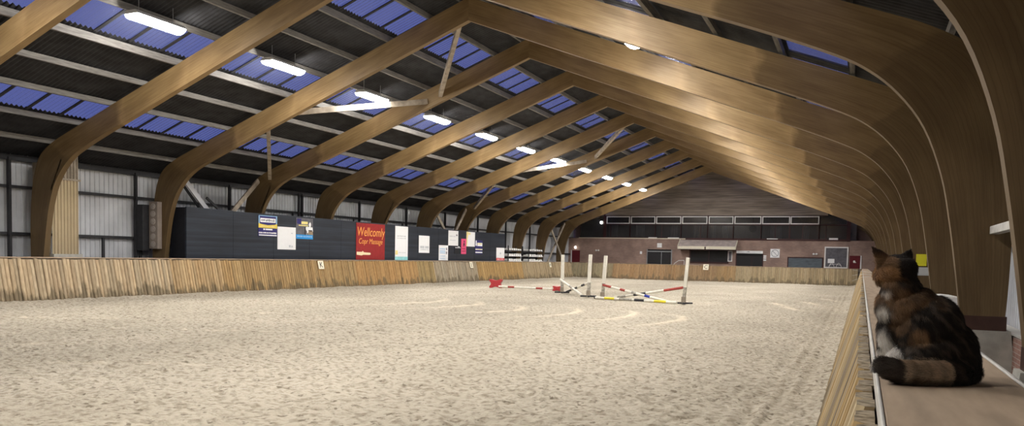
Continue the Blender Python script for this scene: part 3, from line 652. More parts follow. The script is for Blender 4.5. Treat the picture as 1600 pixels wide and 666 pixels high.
poster('lone white poster hung midway up the hoarding', 41.0, 42.25, 1.74, 2.75, 'poster', [('print', 'lightink', [(.12, .6, .5, .74), (.58, .6, .92, .74)] + scrawl(.15, .78, .9, .84, 8, .2, 9))])
poster('white poster low on the hoarding with two dark figures on its right', 43.43, 44.63, 1.31, 2.24, 'poster', [('print', 'p_sky', [(.1, .22, .7, .27), (.1, .36, .7, .42), (.1, .48, .7, .53), (.15, .7, .7, .73), (.15, .86, .7, .89)]), ('figures', 'ink', [(.76, .2, .84, .14, .9, .22, .9, .32, .8, .32), (.76, .44, .86, .38, .9, .5, .86, .6, .78, .58)])])
poster('white poster high on the hoarding with a small dark emblem', 44.65, 45.99, 2.245, 3.19, 'poster', [('print', 'lightink', scrawl(.12, .34, .7, .42, 6, .2, 13) + [(.15, .62, .75, .65)]), ('emblem', 'ink', [(.76, .27, .82, .22, .9, .26, .9, .34, .8, .35), ])])
poster('small dark sign with a white line beside the pink poster', 45.5, 46.38, 1.74, 2.2, 'navy_end', [('white_print', 'poster', [(.1, .12, .95, .2), (.5, -.02, .8, .08)])])
poster('narrow pink poster with a dark silhouette', 46.43, 47.15, 1.73, 2.72, 'p_pink', [('silhouette', 'blackink', [(.45, .14, .55, .1, .66, .14, .66, .22, .56, .24, .66, .3, .72, .5, .62, .5, .6, .42, .5, .42, .46, .52, .36, .5, .42, .32, .5, .24)]), ('print', 'p_red', scrawl(.15, .62, .85, .68, 6, .2, 15) + scrawl(.15, .78, .85, .84, 6, .2, 16))])
poster('white and pale yellow poster right of the pink poster', 47.17, 48.42, 2.24, 3.2, 'poster', [('yellow_side', 'p_palyel', [(0, 0, .22, 0, .12, .5, .1, 1, 0, 1)]), ('print', 'p_palyel', [(.22, .06, .44, .2)])])
poster('dark purple sign with white blocks of lettering', 48.5, 49.62, 1.76, 2.68, 'p_blue', [('white_print', 'poster', [(.05, .02, .17, .02, .2, .4, .02, .4), (.26, .18, .95, .42), (.02, .62, .98, .7), (.02, .84, .98, .92)]), ('gold_print', 'p_palyel', [(.3, .22, .9, .3)] + scrawl(.05, .63, .95, .69, 10, .1, 18))])
poster('white poster with a red foot at the right end of the hoarding', 51.93, 53.32, 1.33, 2.25, 'poster', [('red_foot', 'p_redstripe', [(0, .8, 1, .98)]), ('print', 'lightink', [(.42, .36, .58, .5)]), ('foot_print', 'poster', scrawl(.1, .86, .9, .92, 8, .2, 20))])

# column speaker and pale infill panel on the first arches
t = thing('column_speaker', 'tall brown grey speaker column of six round cones on an arch leg', 'speaker', (-24.83, 22.9, 1.6))
b = MB(); b.box(-25.06, -24.62, 22.76, 22.98, 1.62, 3.42); b.build('cabinet', M['speaker'], t, .012)
for q in range(6):
    b = MB(); b.disc((-24.84, 22.735, 1.80 + q * .288), .115, 'y', .03, 20); b.disc((-24.84, 22.725, 1.80 + q * .288), .045, 'y', .03, 16); b.build('cone', M['cone'], t)
b = MB(); b.box(-25.4, -25.1, 22.5, 22.9, 1.55, 3.3); b.box(-25.5, -25.4, 22.65, 22.75, 0, 3.3)  # plain dark block and thin post filling the space behind the speaker
tag(b.build('dark_block', M['darksteel'], base=(-25.25, 22.7, 1.6), bevel=.01), 'dark block at the wall behind the speaker column', 'box')
t = thing('infill_panel', 'cream ribbed infill panel beside the arch leg on the far left', 'panel', (-24.9, 18.8, 0))
for z0, z1, nm, m in ((1.0, 3.86, 'lower_sheet', 'cladtan'), (3.9, 4.72, 'upper_sheet', 'brace')):
    b = cladding(-24.5, 18.3, 19.3, z0, z1, 1, .12); b.build(nm, M[m], t)
b = MB(); b.box(-24.62, -24.45, 18.28, 19.35, 3.85, 3.91); b.box(-25.4, -24.6, 18.28, 18.33, 0, 4.4); b.box(-25.4, -24.6, 19.3, 19.36, 0, 4.6); b.build('frame', M['brace'], t)
b = MB(); b.box(-24.6, -24.4, 18.28, 19.36, 0, 1.38); b.build('skirting', M['concrete'], t, .01)

# storage racks at the far left corner with white jump blocks
for ri, (y0, y1, wh) in enumerate(((53.95, 56.6, 'nearer'), (57.9, 61.0, 'farther'))):
    t = thing('storage_rack', 'dark three shelf rack behind the left kickboard, the %s of two' % wh, 'rack', (-23.95, (y0 + y1) / 2, 0), 'jump storage racks')
    for x in (-24.2, -23.7):
        for y in (y0, y1 - .06):
            b = MB(); b.box(x, x + .05, y, y + .06, 0, 2.45); b.build('upright', M['darksteel'], t)
    b = MB(); b.box(-24.28, -24.2, y0, y1, .9, 2.0); b.build('back_board', M['navy_end'], t)
    for z in (1.28, 1.66, 2.06):
        b = MB(); b.box(-24.2, -23.65, y0, y1, z, z + .05); b.build('shelf', M['white'] if z < 2 else M['darksteel'], t)
        nb = 7; lv = {1.28: 'lowest', 1.66: 'middle', 2.06: 'top'}[z]
        for q in range(nb):
            yb = y0 + .1 + (y1 - y0 - .25) * q / (nb - 1); hb = random.uniform(.09, .17)
            b = MB(); a0 = yb - .13; b.prism([(a0, z + .05), (a0 + .24, z + .05), (a0 + .24, z + .05 + hb * .6), (a0 + .17, z + .05 + hb), (a0 + .07, z + .05 + hb), (a0, z + .05 + hb * .6)], 'x', -24.1, -23.72)
            tag(b.build('jump_block', M['white'], base=(-23.9, yb, z + .05), bevel=.01), 'white jump block on the %s shelf of the %s storage rack' % (lv, wh), 'jump block', 'jump blocks on the %s shelf of the %s rack' % (lv, wh))

# ------------------------------------------------------------------ jumps on the sand
A_, B_, C_, D_ = Vector((-9.52, 31.28, 0)), Vector((-6.01, 30.06, 0)), Vector((-12.57, 34.93, 0)), Vector((-10.47, 32.37, 0))
def standard(p, h, lean, label, dark=.62):
    t = thing('jump_standard', label, 'jump standard', p, 'white jump standards')
    top = p + Vector((lean, 0, h)); mid = p.lerp(top, dark / h)
    b = MB(); b.beam(mid, top, .125, .125, up=(0, 1, 0)); upr = b.build('upright', M['pole_white'], t, .008)
    b = MB(); b.beam(p + Vector((0, 0, .02)), mid, .115, .115, up=(0, 1, 0)); b.build('lower_post', M['grey_wood'], t, .008)
    for a in (.35, 1.92):
        d = Vector((math.cos(a), math.sin(a), 0)) * .34
        b = MB(); b.beam(p - d + Vector((0, 0, .03)), p + d + Vector((0, 0, .03)), .07, .06); b.build('foot', M['pole_black'], t, .01)
    b = MB(); b.box(p.x - .075, p.x + .075, p.y - .075, p.y + .075, .05, .27); b.build('socket', M['brace'], t, .015)
    for q in range(4):
        b = MB(); b.disc((top.x * .6 + p.x * .4 if False else p.x + lean * (.75 + q * .22) / h, p.y - .062, .75 + q * .22), .014, 'y', .004, 10); b.build('cup_hole', M['blackink'], upr)
    return t
standard(A_, 1.74, .10, 'leaning white jump standard at the left of the nearer cross jump')
standard(B_, 1.72, .12, 'white jump standard at the right of the nearer cross jump, standing apart')
standard(C_, 1.76, 0, 'white jump standard at the left of the farther cross jump, by the red block')
standard(D_, 1.78, .05, 'white jump standard at the right of the farther cross jump, with dark marks', .6)
def pole(p, q, bands, label, r=.048):
    p = Vector(p); q = Vector(q); t = thing('jump_pole', label, 'jump pole', (p + q) / 2, 'painted jump poles')
    for t0, t1, m in bands:
        b = MB(); b.tube([p.lerp(q, t0), p.lerp(q, t1)], r, 12); b.build({'pole_white': 'white_band', 'pole_red': 'red_band', 'pole_yellow': 'yellow_band', 'pole_black': 'black_band', 'pole_blue': 'blue_band', 'grey_wood': 'bare_band'}[m], M[m], t)
    return t
W, R_, Y_, K_, U_, G_ = 'pole_white', 'pole_red', 'pole_yellow', 'pole_black', 'pole_blue', 'grey_wood'
dAB = (B_ - A_).normalized(); nAB = Vector((-dAB.y, dAB.x, 0)); 
pole(A_ + dAB * .1 - nAB * .12 + Vector((0, 0, .56)), A_ + dAB * 3.15 - nAB * .16 + Vector((0, 0, .06)), [(0, .14, R_), (.14, .28, W), (.28, .36, R_), (.36, .46, W), (.46, .53, G_), (.53, .66, W), (.66, .74, U_), (.74, 1, W)], 'white cross pole with a red end resting on the left standard of the nearer jump')
pole(B_ - dAB * .1 + nAB * .1 + Vector((0, 0, .60)), B_ - dAB * 3.2 + nAB * .10 + Vector((0, 0, .06)), [(0, .26, R_), (.26, .52, W), (.52, .70, K_), (.70, .82, W), (.82, .95, G_), (.95, 1, W)], 'pole with a long red end resting on the right standard of the nearer jump')
pole(A_ - nAB * .32 + dAB * -.1 + Vector((0, 0, .05)), B_ - nAB * .3 - dAB * .1 + Vector((0, 0, .05)), [(0, .12, W), (.12, .25, Y_), (.25, .31, W), (.31, .47, G_), (.47, .5, W), (.5, .62, K_), (.62, .74, W), (.74, .88, Y_), (.88, 1, W)], 'white and yellow ground pole lying along the foot of the nearer jump')
dCD = (D_ - C_).normalized(); nCD = Vector((-dCD.y, dCD.x, 0))
pole(C_ + dCD * .1 - nCD * .13 + Vector((0, 0, .62)), C_ + dCD * 3.1 - nCD * .2 + Vector((0, 0, .06)), [(0, .45, W), (.45, .58, G_), (.58, 1, W)], 'plain white cross pole dropping from the left standard of the farther jump')
pole(D_ - dCD * .1 + nCD * .12 + Vector((0, 0, .62)), D_ - dCD * 3.1 + nCD * .14 + Vector((0, 0, .06)), [(0, .2, W), (.2, .34, K_), (.34, .5, W), (.5, .62, K_), (.62, .76, W), (.76, 1, K_)], 'dark banded cross pole dropping from the right standard of the farther jump')
pole((-16.95, 37.55, .085), (-13.75, 36.9, .085), [(0, .18, W), (.18, .30, R_), (.30, .70, W), (.70, .82, R_), (.82, 1, W)], 'red and white ground pole lying between two red plastic blocks')
def block(c, wx, h, ang, label):
    t = thing('pole_block', label, 'block', c, 'red plastic pole blocks')
    b = MB(); n = 6; P = []
    for sx, sy, ax in ((-1, -1, 0), (1, -1, 1), (1, 1, 0), (-1, 1, 1)):
        pass
    q = .2
    def notch(a, bb, nrm):
        out = []
        for k in range(n + 1):
            u = k / n; d = math.sin(math.pi * u) * .13
            out.append((a[0] + (bb[0] - a[0]) * u + nrm[0] * d, a[1] + (bb[1] - a[1]) * u + nrm[1] * d))
        return out
    P = notch((-.5 + q, 0), (.5 - q, 0), (0, 1)) + [(.5, 0)] + notch((.5, q), (.5, 1 - q), (-1, 0)) + [(.5, 1)] + notch((.5 - q, 1), (-.5 + q, 1), (0, -1)) + [(-.5, 1)] + notch((-.5, 1 - q), (-.5, q), (1, 0)) + [(-.5, 0)]
    ca, sa = math.cos(ang), math.sin(ang); vs = []
    for dy in (-.17, .17):
        for u, v in P: vs.append((c[0] + u * wx * ca - dy * sa, c[1] + u * wx * sa + dy * ca, c[2] + v * h))
    m = len(P); b.add(vs, [tuple(range(m))[::-1], tuple(range(m, 2 * m))] + [(i, (i + 1) % m, m + (i + 1) % m, m + i) for i in range(m)])
    b.build('body', M['plastic_red'], t, .012)
    b = MB(); hub = []
    for dy in (-.18, .18):
        for k in range(14): a = 2 * math.pi * k / 14; hub.append((c[0] + .16 * wx * math.cos(a) * ca - dy * sa, c[1] + .16 * wx * math.cos(a) * sa + dy * ca, c[2] + h * .5 + .16 * h * math.sin(a)))
    b.add(hub, [tuple(range(14))[::-1], tuple(range(14, 28))] + [(i, (i + 1) % 14, 14 + (i + 1) % 14, 14 + i) for i in range(14)]); b.build('hub', M['plastic_red'], t)
block((-17.2, 37.75, 0), .66, .44, .25, 'large red plastic block at the left end of the ground pole')
block((-13.5, 36.95, 0), .46, .24, -.1, 'small red plastic block at the right end of the ground pole')
# ------------------------------------------------------------------ far wall: boarded gable, lounge windows, doors, signs
def zr(x): return RIDGE - FALL * abs(x - XC) - .06
b = MB(); b.prism([(-22.25, 5.68), (-.9, 5.68), (-.9, zr(-.9)), (XC, zr(XC)), (-22.25, zr(-22.25))], 'y', YB - .02, YB + .12); struct(b.build('wall_gable', M['gable']))
# lounge behind the glass
b = MB(); b.box(-24.75, -.5, YB + .9, YB + .95, 3.5, 5.75); b.box(-24.75, -.5, YB + .2, YB + .9, 3.5, 3.56); b.box(-24.75, -.5, YB + .2, YB + .9, 5.69, 5.75); struct(b.build('wall_lounge', M['room']))
b = MB(); b.box(-24.7, -14.6, YB - .07, YB + .03, 3.55, 3.62); struct(b.build('trim_%d' % k, M['cream'])); k += 1
b = MB(); b.box(-14.6, -1.2, YB - .05, YB + .03, 3.52, 3.62); struct(b.build('trim_%d' % k, M['darkframe'])); k += 1
TL = [(-22.02, -19.79), (-19.69, -17.42), (-17.33, -15.06), (-14.97, -12.73), (-12.61, -10.48), (-10.39, -8.13), (-8.05, -5.77), (-5.72, -3.44)]
def window(label, x0, x1, toplight=True, mull=()):
    global wn
    t = bpy.data.objects.new('window_%d' % wn, None); wn += 1; C.objects.link(t); t.location = (x0, YB, 3.62); WL[t.name] = Vector(t.location); struct(t); t['label'] = label
    b = MB(); b.box(x0 - .05, x0 + .05, YB - .03, YB + .06, 3.62, 5.68)
    b.box(x1 - .0, x1 + .05, YB - .03, YB + .06, 3.62, 5.68)
    b.box(x0, x1, YB - .02, YB + .06, 4.82, 4.9); b.box(x0, x1, YB - .02, YB + .06, 5.62, 5.68); b.box(x0, x1, YB - .02, YB + .06, 3.62, 3.68)
    for u in mull: b.box(x0 + (x1 - x0) * u - .03, x0 + (x1 - x0) * u + .03, YB - .01, YB + .05, 3.68, 4.82)
    b.build('frame', M['darkframe'], t)
    b = MB(); b.box(x0 + .05, x1, YB + .01, YB + .022, 3.68, 4.82); b.build('pane', M['glass'], t)
    if toplight:
        fx0, fx1, z0, z1, w_ = x0 + .06, x1 - .01, 4.92, 5.61, .085
        b = MB(); b.box(fx0, fx1, YB - .06, YB + .02, z0, z0 + w_); b.box(fx0, fx1, YB - .06, YB + .02, z1 - w_, z1); b.box(fx0, fx0 + w_, YB - .06, YB + .02, z0 + w_, z1 - w_); b.box(fx1 - w_, fx1, YB - .06, YB + .02, z0 + w_, z1 - w_); b.build('toplight_frame', M['white'], t)
    b = MB(); b.box(x0 + .1, x1 - .03, YB - .005, YB + .007, 4.93, 5.6); b.build('toplight_pane', M['glass'], t)
for i, (x0, x1) in enumerate(TL):
    window('dark lounge window under a white framed toplight, %s from the left' % ORD[i], x0 - .05, x1 + .03, True, [(.2,), (), (.25,), (.75,), (), (), (.5,), (.45,)][i])
window('dark lounge window without white frame at the right end', -3.40, -1.25, False, (.25,))
b = MB(); b.box(-24.6, -22.3, YB + .1, YB + .13, 3.62, 5.3); o = struct(b.build('window_%d' % wn, M['glass'])); wn += 1; o['label'] = 'dark window left of the white framed toplights'
b = MB(); b.box(-22.3, -22.12, YB - .04, YB + .12, 3.6, 5.95); struct(b.build('trim_%d' % k, M['darkframe'])); k += 1
b = MB(); b.box(-1.2, -.95, YB - .04, YB + .12, 3.5, 5.7); struct(b.build('trim_%d' % k, M['darkframe'])); k += 1
def curtain(x0, x1, label, seed, z1=4.85):
    R = random.Random(seed); b = MB(); n = max(8, int((x1 - x0) * 26)); vs = []
    for i in range(n + 1):
        x = x0 + (x1 - x0) * i / n; y = YB + .42 + .05 * math.sin(i * 1.25 + R.random())
        vs += [(x, y, 3.58), (x, y, z1)]
    b.add(vs, [(2 * i, 2 * i + 2, 2 * i + 3, 2 * i + 1) for i in range(n)], 0, True)
    o = b.build('curtain', M['curtain'], base=((x0 + x1) / 2, YB + .42, 3.58)); s = o.modifiers.new('cloth', 'SOLIDIFY'); s.thickness = .012
    tag(o, label, 'curtain', 'grey curtains in the lounge windows')
for q, (x0, x1, wi) in enumerate(((-21.9, -21.0, 0), (-19.3, -18.5, 1), (-16.1, -15.4, 2), (-14.0, -13.1, 3), (-12.5, -12.0, 4), (-11.5, -10.9, 4), (-7.4, -6.4, 6), (-4.7, -4.2, 7))):
    curtain(x0, x1, 'grey curtain in the %s lounge window from the left%s' % (ORD[wi], {4: ', its left one', 5: ', its right one'}.get(q, '')), q)
b = MB(); b.disc((-8.85, YB + .5, 4.55), .32, 'y', .04, 28); b.box(-8.88, -8.82, YB + .5, YB + .53, 4.85, 5.69); tag(b.build('hanging_disc', M['black'], base=(-8.85, YB + .5, 4.2)), 'dark round disc hanging inside the sixth lounge window', 'disc')
def towel(x0, x1, label, h=.07):
    b = MB(); b.prism([(YB - .04, 3.625), (YB + .0, 3.625), (YB + .0, 3.625 + h), (YB - .03, 3.625 + h)], 'x', x0, x1); tag(b.build('folded_paper', M['white'], base=(x0, YB, 3.625), bevel=.006), label, 'paper', 'white papers on the lounge sill')
towel(-18.0, -17.2, 'white papers on the sill of the second lounge window'); towel(-16.2, -15.2, 'white papers on the sill of the third lounge window'); towel(-7.6, -6.7, 'white papers on the sill of the seventh lounge window'); towel(-2.6, -1.9, 'heap of white papers on the sill of the rightmost lounge window', .16)

# lean-to canopy over the serving hatch
cn = thing('canopy', 'lean-to canopy with cream fascia above the serving hatch', 'canopy', (-12.5, YB - .5, 2.6))
b = MB(); b.prism([(YB, 3.5), (YB - .95, 2.9), (YB - .95, 2.85), (YB, 3.42)], 'x', -15.05, -10.1); b.build('roof', M['canopyroof'], cn)
for x0, x1 in ((-15.1, -12.72), (-12.6, -10.05)):
    b = MB(); b.box(x0, x1, YB - 1.0, YB - .95, 2.66, 2.92); b.build('fascia', M['cream'], cn)
for x in (-15.12, -10.09):
    b = MB(); b.prism([(YB, 3.55), (YB - 1.0, 2.93), (YB - 1.0, 2.72), (YB, 3.34)], 'x', x, x + .06); b.build('bargeboard', M['cream'], cn)
b = MB(); b.box(-15.0, -10.1, YB - .94, YB, 2.6, 2.66); b.build('soffit', M['darkframe'], cn)
ht = thing('serving_hatch', 'wide dark serving hatch under the canopy', 'hatch', (-12.45, YB, 1.5))
b = MB(); b.box(-14.1, -10.8, YB - .03, YB - .01, 1.56, 2.58); b.build('pane', M['glass'], ht)
b = MB(); b.box(-14.1, -10.8, YB - .012, YB - .004, 1.5, 2.58); b.build('dark_interior', M['black'], ht)
b = MB(); b.box(-14.3, -10.75, YB - .12, YB, 1.46, 1.56); b.box(-14.2, -14.1, YB - .06, YB, 1.56, 2.6); b.box(-10.85, -10.75, YB - .06, YB, 1.56, 2.6); b.box(-12.5, -12.44, YB - .05, YB, 1.56, 2.6); b.build('frame', M['darkframe'], ht)
t = thing('notice_frame', 'narrow white notice frame at the right of the serving hatch', 'notice', (-10.62, YB, 1.6))
b = MB(); b.box(-10.82, -10.44, YB - .1, YB - .06, 1.62, 1.69); b.box(-10.82, -10.44, YB - .1, YB - .06, 2.5, 2.57); b.box(-10.82, -10.75, YB - .1, YB - .06, 1.69, 2.5); b.box(-10.51, -10.44, YB - .1, YB - .06, 1.69, 2.5); b.build('frame', M['white'], t)
b = MB(); b.box(-10.76, -10.5, YB - .07, YB - .05, 1.68, 2.52); b.build('board', M['p_grey'], t)
# doors
def door(name_label, x0, x1, z1, m, parts):
    global dn
    t = bpy.data.objects.new('door_%d' % dn, None); dn += 1; C.objects.link(t); t.location = ((x0 + x1) / 2, YB, 0); WL[t.name] = Vector(t.location); struct(t); t['label'] = name_label
    parts(t, x0, x1, z1); return t
dn = 1
def dbl(header):
    def f(t, x0, x1, z1):
        b = MB(); b.box(x0, x1, YB - .02, YB - .004, 0, z1); b.build('dark_opening', M['black'], t)
        xm = x0 + (x1 - x0) * .59
        for a, c in ((x0 + .04, xm - .02), (xm + .02, x1 - .04)):
            b = MB(); b.box(a, c, YB - .05, YB - .022, .05, z1 - .2); b.build('door_leaf', M['glass'], t)
        b = MB(); b.box(xm - .02, xm + .02, YB - .06, YB - .02, 0, z1 - .2); b.box(x0 - .04, x0 + .04, YB - .06, YB, 0, z1); b.box(x1 - .04, x1 + .04, YB - .06, YB, 0, z1); b.build('frame', M['steel'] if header else M['darkframe'], t)
        if header:
            b = MB(); b.box(x0, x1, YB - .07, YB - .02, z1 - .24, z1 - .14); b.build('header_rail', M['steel'], t)
    return f
door('dark double door with grey header left of the canopy', -18.06, -15.81, 2.6, None, dbl(True))
door('black double door below a white sign right of the canopy', -10.1, -7.86, 2.36, None, dbl(False))
def plain(side, knob):
    def f(t, x0, x1, z1):
        b = MB(); b.box(x0, x1, YB - .05, YB - .004, 0, z1); b.build('door_leaf', M['red_door'], t, .006)
        b = MB(); xa = x0 - .1 if side < 0 else x1; b.box(xa, xa + .1, YB - .07, YB - .004, 0, z1 + .02); b.build('white_trim', M['white'], t)
        if knob: b = MB(); b.ball((x0 + (x1 - x0) * .45, YB - .065, 1.85), .09, 10, sc=(1, .3, 1)); b.box(x0 + .3, x0 + .52, YB - .06, YB - .05, 1.74, 1.79); b.build('plaque', M['white'], t)
        b = MB(); b.box(x1 - .18, x1 - .06, YB - .09, YB - .05, 1.02, 1.06); b.build('handle', M['steel'], t)
    return f
door('dark red door in the far left corner', -25.35, -24.55, 2.38, None, plain(-1, False))
door('dark red door with a small white plaque in the far right corner', -.95, -.12, 2.33, None, plain(1, True))
# mirror, shutter window, signs
t = thing('wall_mirror', 'large white framed mirror on the far wall beside the red door', 'mirror', (-1.96, YB, 1.3))
b = MB(); x0, x1, z0, z1, w_ = -2.9, -1.05, 1.26, 3.05, .1
b.box(x0, x1, YB - .1, YB - .03, z0, z0 + w_); b.box(x0, x1, YB - .1, YB - .03, z1 - w_, z1); b.box(x0, x0 + w_, YB - .1, YB - .03, z0 + w_, z1 - w_); b.box(x1 - w_, x1, YB - .1, YB - .03, z0 + w_, z1 - w_); b.build('frame', M['white'], t)
b = MB(); b.add([(x0 + .05, YB - .05, z0 + .05), (x1 - .05, YB - .05, z0 + .05), (x1 - .05, YB - .12 + .07, z1 - .05), (x0 + .05, YB - .05, z1 - .05), (x0 + .05, YB - .03, z0 + .05), (x1 - .05, YB - .03, z0 + .05), (x1 - .05, YB - .03, z1 - .05), (x0 + .05, YB - .03, z1 - .05)], [(0, 1, 2, 3), (4, 7, 6, 5), (0, 4, 5, 1), (3, 2, 6, 7), (0, 3, 7, 4), (1, 5, 6, 2)]); b.build('glass', M['p_grey'], t)
b = MB(); b.box(-2.62, -2.1, YB - .075, YB - .055, 1.68, 2.04); tag(b.build('paper_notice', M['poster'], base=(-2.36, YB - .06, 1.68)), 'white paper notice stuck on the framed mirror', 'notice')
t = thing('garden_chair', 'white wire chair back below the paper notice in front of the mirror', 'chair', (-2.1, YB - .4, 0))
for x in (-2.3, -1.75):
    b = MB(); b.tube([(x - .22 + .44 * u, YB - .35, 1.28 + .4 * math.sin(math.pi * u) ** .7) for u in [i / 12 for i in range(13)]], .02, 6); b.build('back_hoop', M['white'], t)
b = MB(); b.tube([(-2.55, YB - .35, 1.3), (-2.4, YB - .35, 1.56), (-1.9, YB - .35, 1.6), (-1.55, YB - .35, 1.5)], .02, 6); b.build('top_rail', M['white'], t)
for x in (-2.5, -1.55):
    b = MB(); b.tube([(x, YB - .35, 0), (x, YB - .35, 1.32)], .02, 6); b.build('leg', M['white'], t)
t = bpy.data.objects.new('window_%d' % wn, None); wn += 1; C.objects.link(t); t.location = (-4.4, YB, 1.2); WL[t.name] = Vector(t.location); struct(t); t['label'] = 'wide blue grey shuttered window low on the far wall'
b = MB(); b.box(-5.76, -3.06, YB - .04, YB - .01, 1.0, 2.06); b.build('shutter', M['bluewin'], t)
b = MB(); b.box(-5.84, -5.75, YB - .07, YB, 1.0, 2.14); b.box(-3.07, -2.98, YB - .07, YB, 1.0, 2.14); b.box(-5.75, -3.07, YB - .07, YB, 2.05, 2.14); b.build('frame', M['darkframe'], t)
def sign(name, label, x0, x1, z0, z1, m='poster', cat='sign', g=None):
    t = thing(name, label, cat, ((x0 + x1) / 2, YB, z0), g)
    b = MB(); b.box(x0, x1, YB - .05, YB - .003, z0, z1); b.build('board', M[m], t, .006); return t
t = sign('header_sign', 'long white sign above the black double door', -10.1, -7.88, 2.37, 2.6)
b = MB(); R = random.Random(5)
for q in range(22):
    x = -9.95 + q * .088
    if q not in (9,): b.box(x, x + .06, YB - .053, YB - .049, 2.45, 2.45 + R.uniform(.03, .06))
b.build('small_print', M['lightink'], t)
b = MB(); b.prism([(-9.2, 2.47), (-8.98, 2.47), (-8.98, 2.52), (-9.1, 2.54), (-9.2, 2.51)], 'y', YB - .054, YB - .049); b.build('emblem', M['ink'], t)
t = sign('prohibition_sign', 'square white sign with a struck through circle on the far wall', -7.26, -6.49, 2.04, 2.8)
b = MB(); cx, cz = -6.875, 2.42
for i in range(36):
    a0, a1 = 2 * math.pi * i / 36, 2 * math.pi * (i + 1) / 36
    b.add([(cx + r * math.cos(a), YB - .054, cz + r * math.sin(a)) for a in (a0, a1) for r in (.27, .31)], [(0, 1, 3, 2)])
b.beam((cx - .19, YB - .053, cz + .19), (cx + .19, YB - .053, cz - .19), .004, .035, up=(1, 0, 1)); b.build('struck_circle', M['ink'], t)
sign('square_sign', 'plain white square sign above the dark double door', -17.16, -16.73, 2.77, 3.17); sign('small_sign', 'tiny white box on the brickwork left of the dark double door', -18.74, -18.55, 2.15, 2.4)
for q, z in enumerate((1.75, 1.93, 2.1)): sign('paper_notice', 'small white notice beside the black double door, %s of three' % ['lowest', 'middle', 'top'][q], -7.82, -7.58, z, z + .13, cat='notice', g='notices by the black door')
def wall_lamp(x, z, label, r=.1, y=YB):
    t = thing('wall_lamp', label, 'lamp', (x, y, z), 'small lit lamps on the far wall')
    b = MB(); b.disc((x, y - .06, z), r * .8, 'y', .055, 16); b.build('base', M['housing'], t)
    b = MB(); b.ball((x, y - .09, z), r, 10, sc=(1, .6, 1)); b.build('globe', M['bulb'], t)
wall_lamp(-25.0, 2.66, 'small lit lamp above the red door in the far left corner'); wall_lamp(-22.5, 5.03, 'small lit round lamp left of the white framed toplights', .13)
for x, lb in ((-22.83, 'pair of small unlit wall spotlights right of the left red door'), (-3.64, 'pair of small unlit wall spotlights above the blue grey shutter')):
    t = thing('spotlight', lb, 'light', (x, YB, 2.4), None)
    for dx in (-.12, .12):
        b = MB(); b.ball((x + dx, YB - .08, 2.41), .085, 8, sc=(1, .7, 1)); b.build('lamp_head', M['white'], t)
    b = MB(); b.box(x - .1, x + .1, YB - .05, YB - .003, 2.37, 2.45); b.build('bracket', M['housing'], t)
t = thing('bollard_lamp', 'small lit lamp on a post behind the crossed braces', 'lamp', (-26.0 + .9, 69.6, 0))
b = MB(); b.tube([(-25.1, 69.6, 0), (-25.1, 69.6, 2.6)], .03, 8); b.build('post', M['white'], t)
b = MB(); b.ball((-25.1, 69.6, 2.7), .12, 10); b.build('globe', M['bulb'], t)
t = thing('handrail', 'bent white handrail left of the serving hatch', 'handrail', (-15.0, YB - .5, 0))
b = MB(); b.tube([(-15.5, YB - .5, 0), (-15.5, YB - .5, 1.2), (-15.42, YB - .5, 1.36), (-15.05, YB - .5, 1.62), (-14.6, YB - .5, 1.64), (-14.55, YB - .5, 1.6), (-14.55, YB - .5, 0)], .028, 8); b.build('rail', M['white'], t)
t = thing('loudspeaker', 'dark loudspeaker with a white dot under the right gable corner', 'speaker', (-2.45, YB, 5.5))
b = MB(); b.box(-2.75, -2.15, YB - .3, YB - .02, 5.62, 5.92); b.build('cabinet', M['black'], t, .02)
b = MB(); b.ball((-2.4, YB - .31, 5.74), .07, 8); b.build('badge', M['white'], t)

# ------------------------------------------------------------------ behind the right kickboard
b = MB(); b.box(1.6, 1.72, 8.28, 12.93, 2.06, 2.17); tag(b.build('wall_rail', M['capedge'], base=(1.66, 10, 2.06), bevel=.008), 'pale timber rail between the two nearest arch legs on the right', 'rail')
t = thing('feed_bin', 'white domed lid bin behind the cat, by the nearest full arch leg', 'bin', (1.1, 14.9, 0))
b = MB(); b.prism([(.85, 0), (1.62, 0), (1.66, .86), (.8, .86)], 'y', 14.55, 15.3); b.build('body', M['pole_black'], t, .02)
b = MB(); b.prism([(.76, .86)] + [(1.23 + .47 * math.cos(math.pi - math.pi * q / 12), .90 + .24 * math.sin(math.pi - math.pi * q / 12)) for q in range(13)] + [(1.70, .86)], 'y', 14.5, 15.35); b.build('lid', M['white'], t, .02)
for nm, m, x0, x1, z0, z1, lb in (('paper_note', 'note_y', 1.26, 1.50, 1.60, 1.90, 'yellow paper note on an arch leg right of the cat\'s head'), ('paper_note', 'note_w', 1.24, 1.56, 1.36, 1.57, 'grey white paper note just below the yellow note')):
    b = MB(); b.box(x0, x1, 22.958, 22.979, z0, z1); tag(b.build(nm, M[m], base=(x0, 22.97, z0)), lb, 'note')
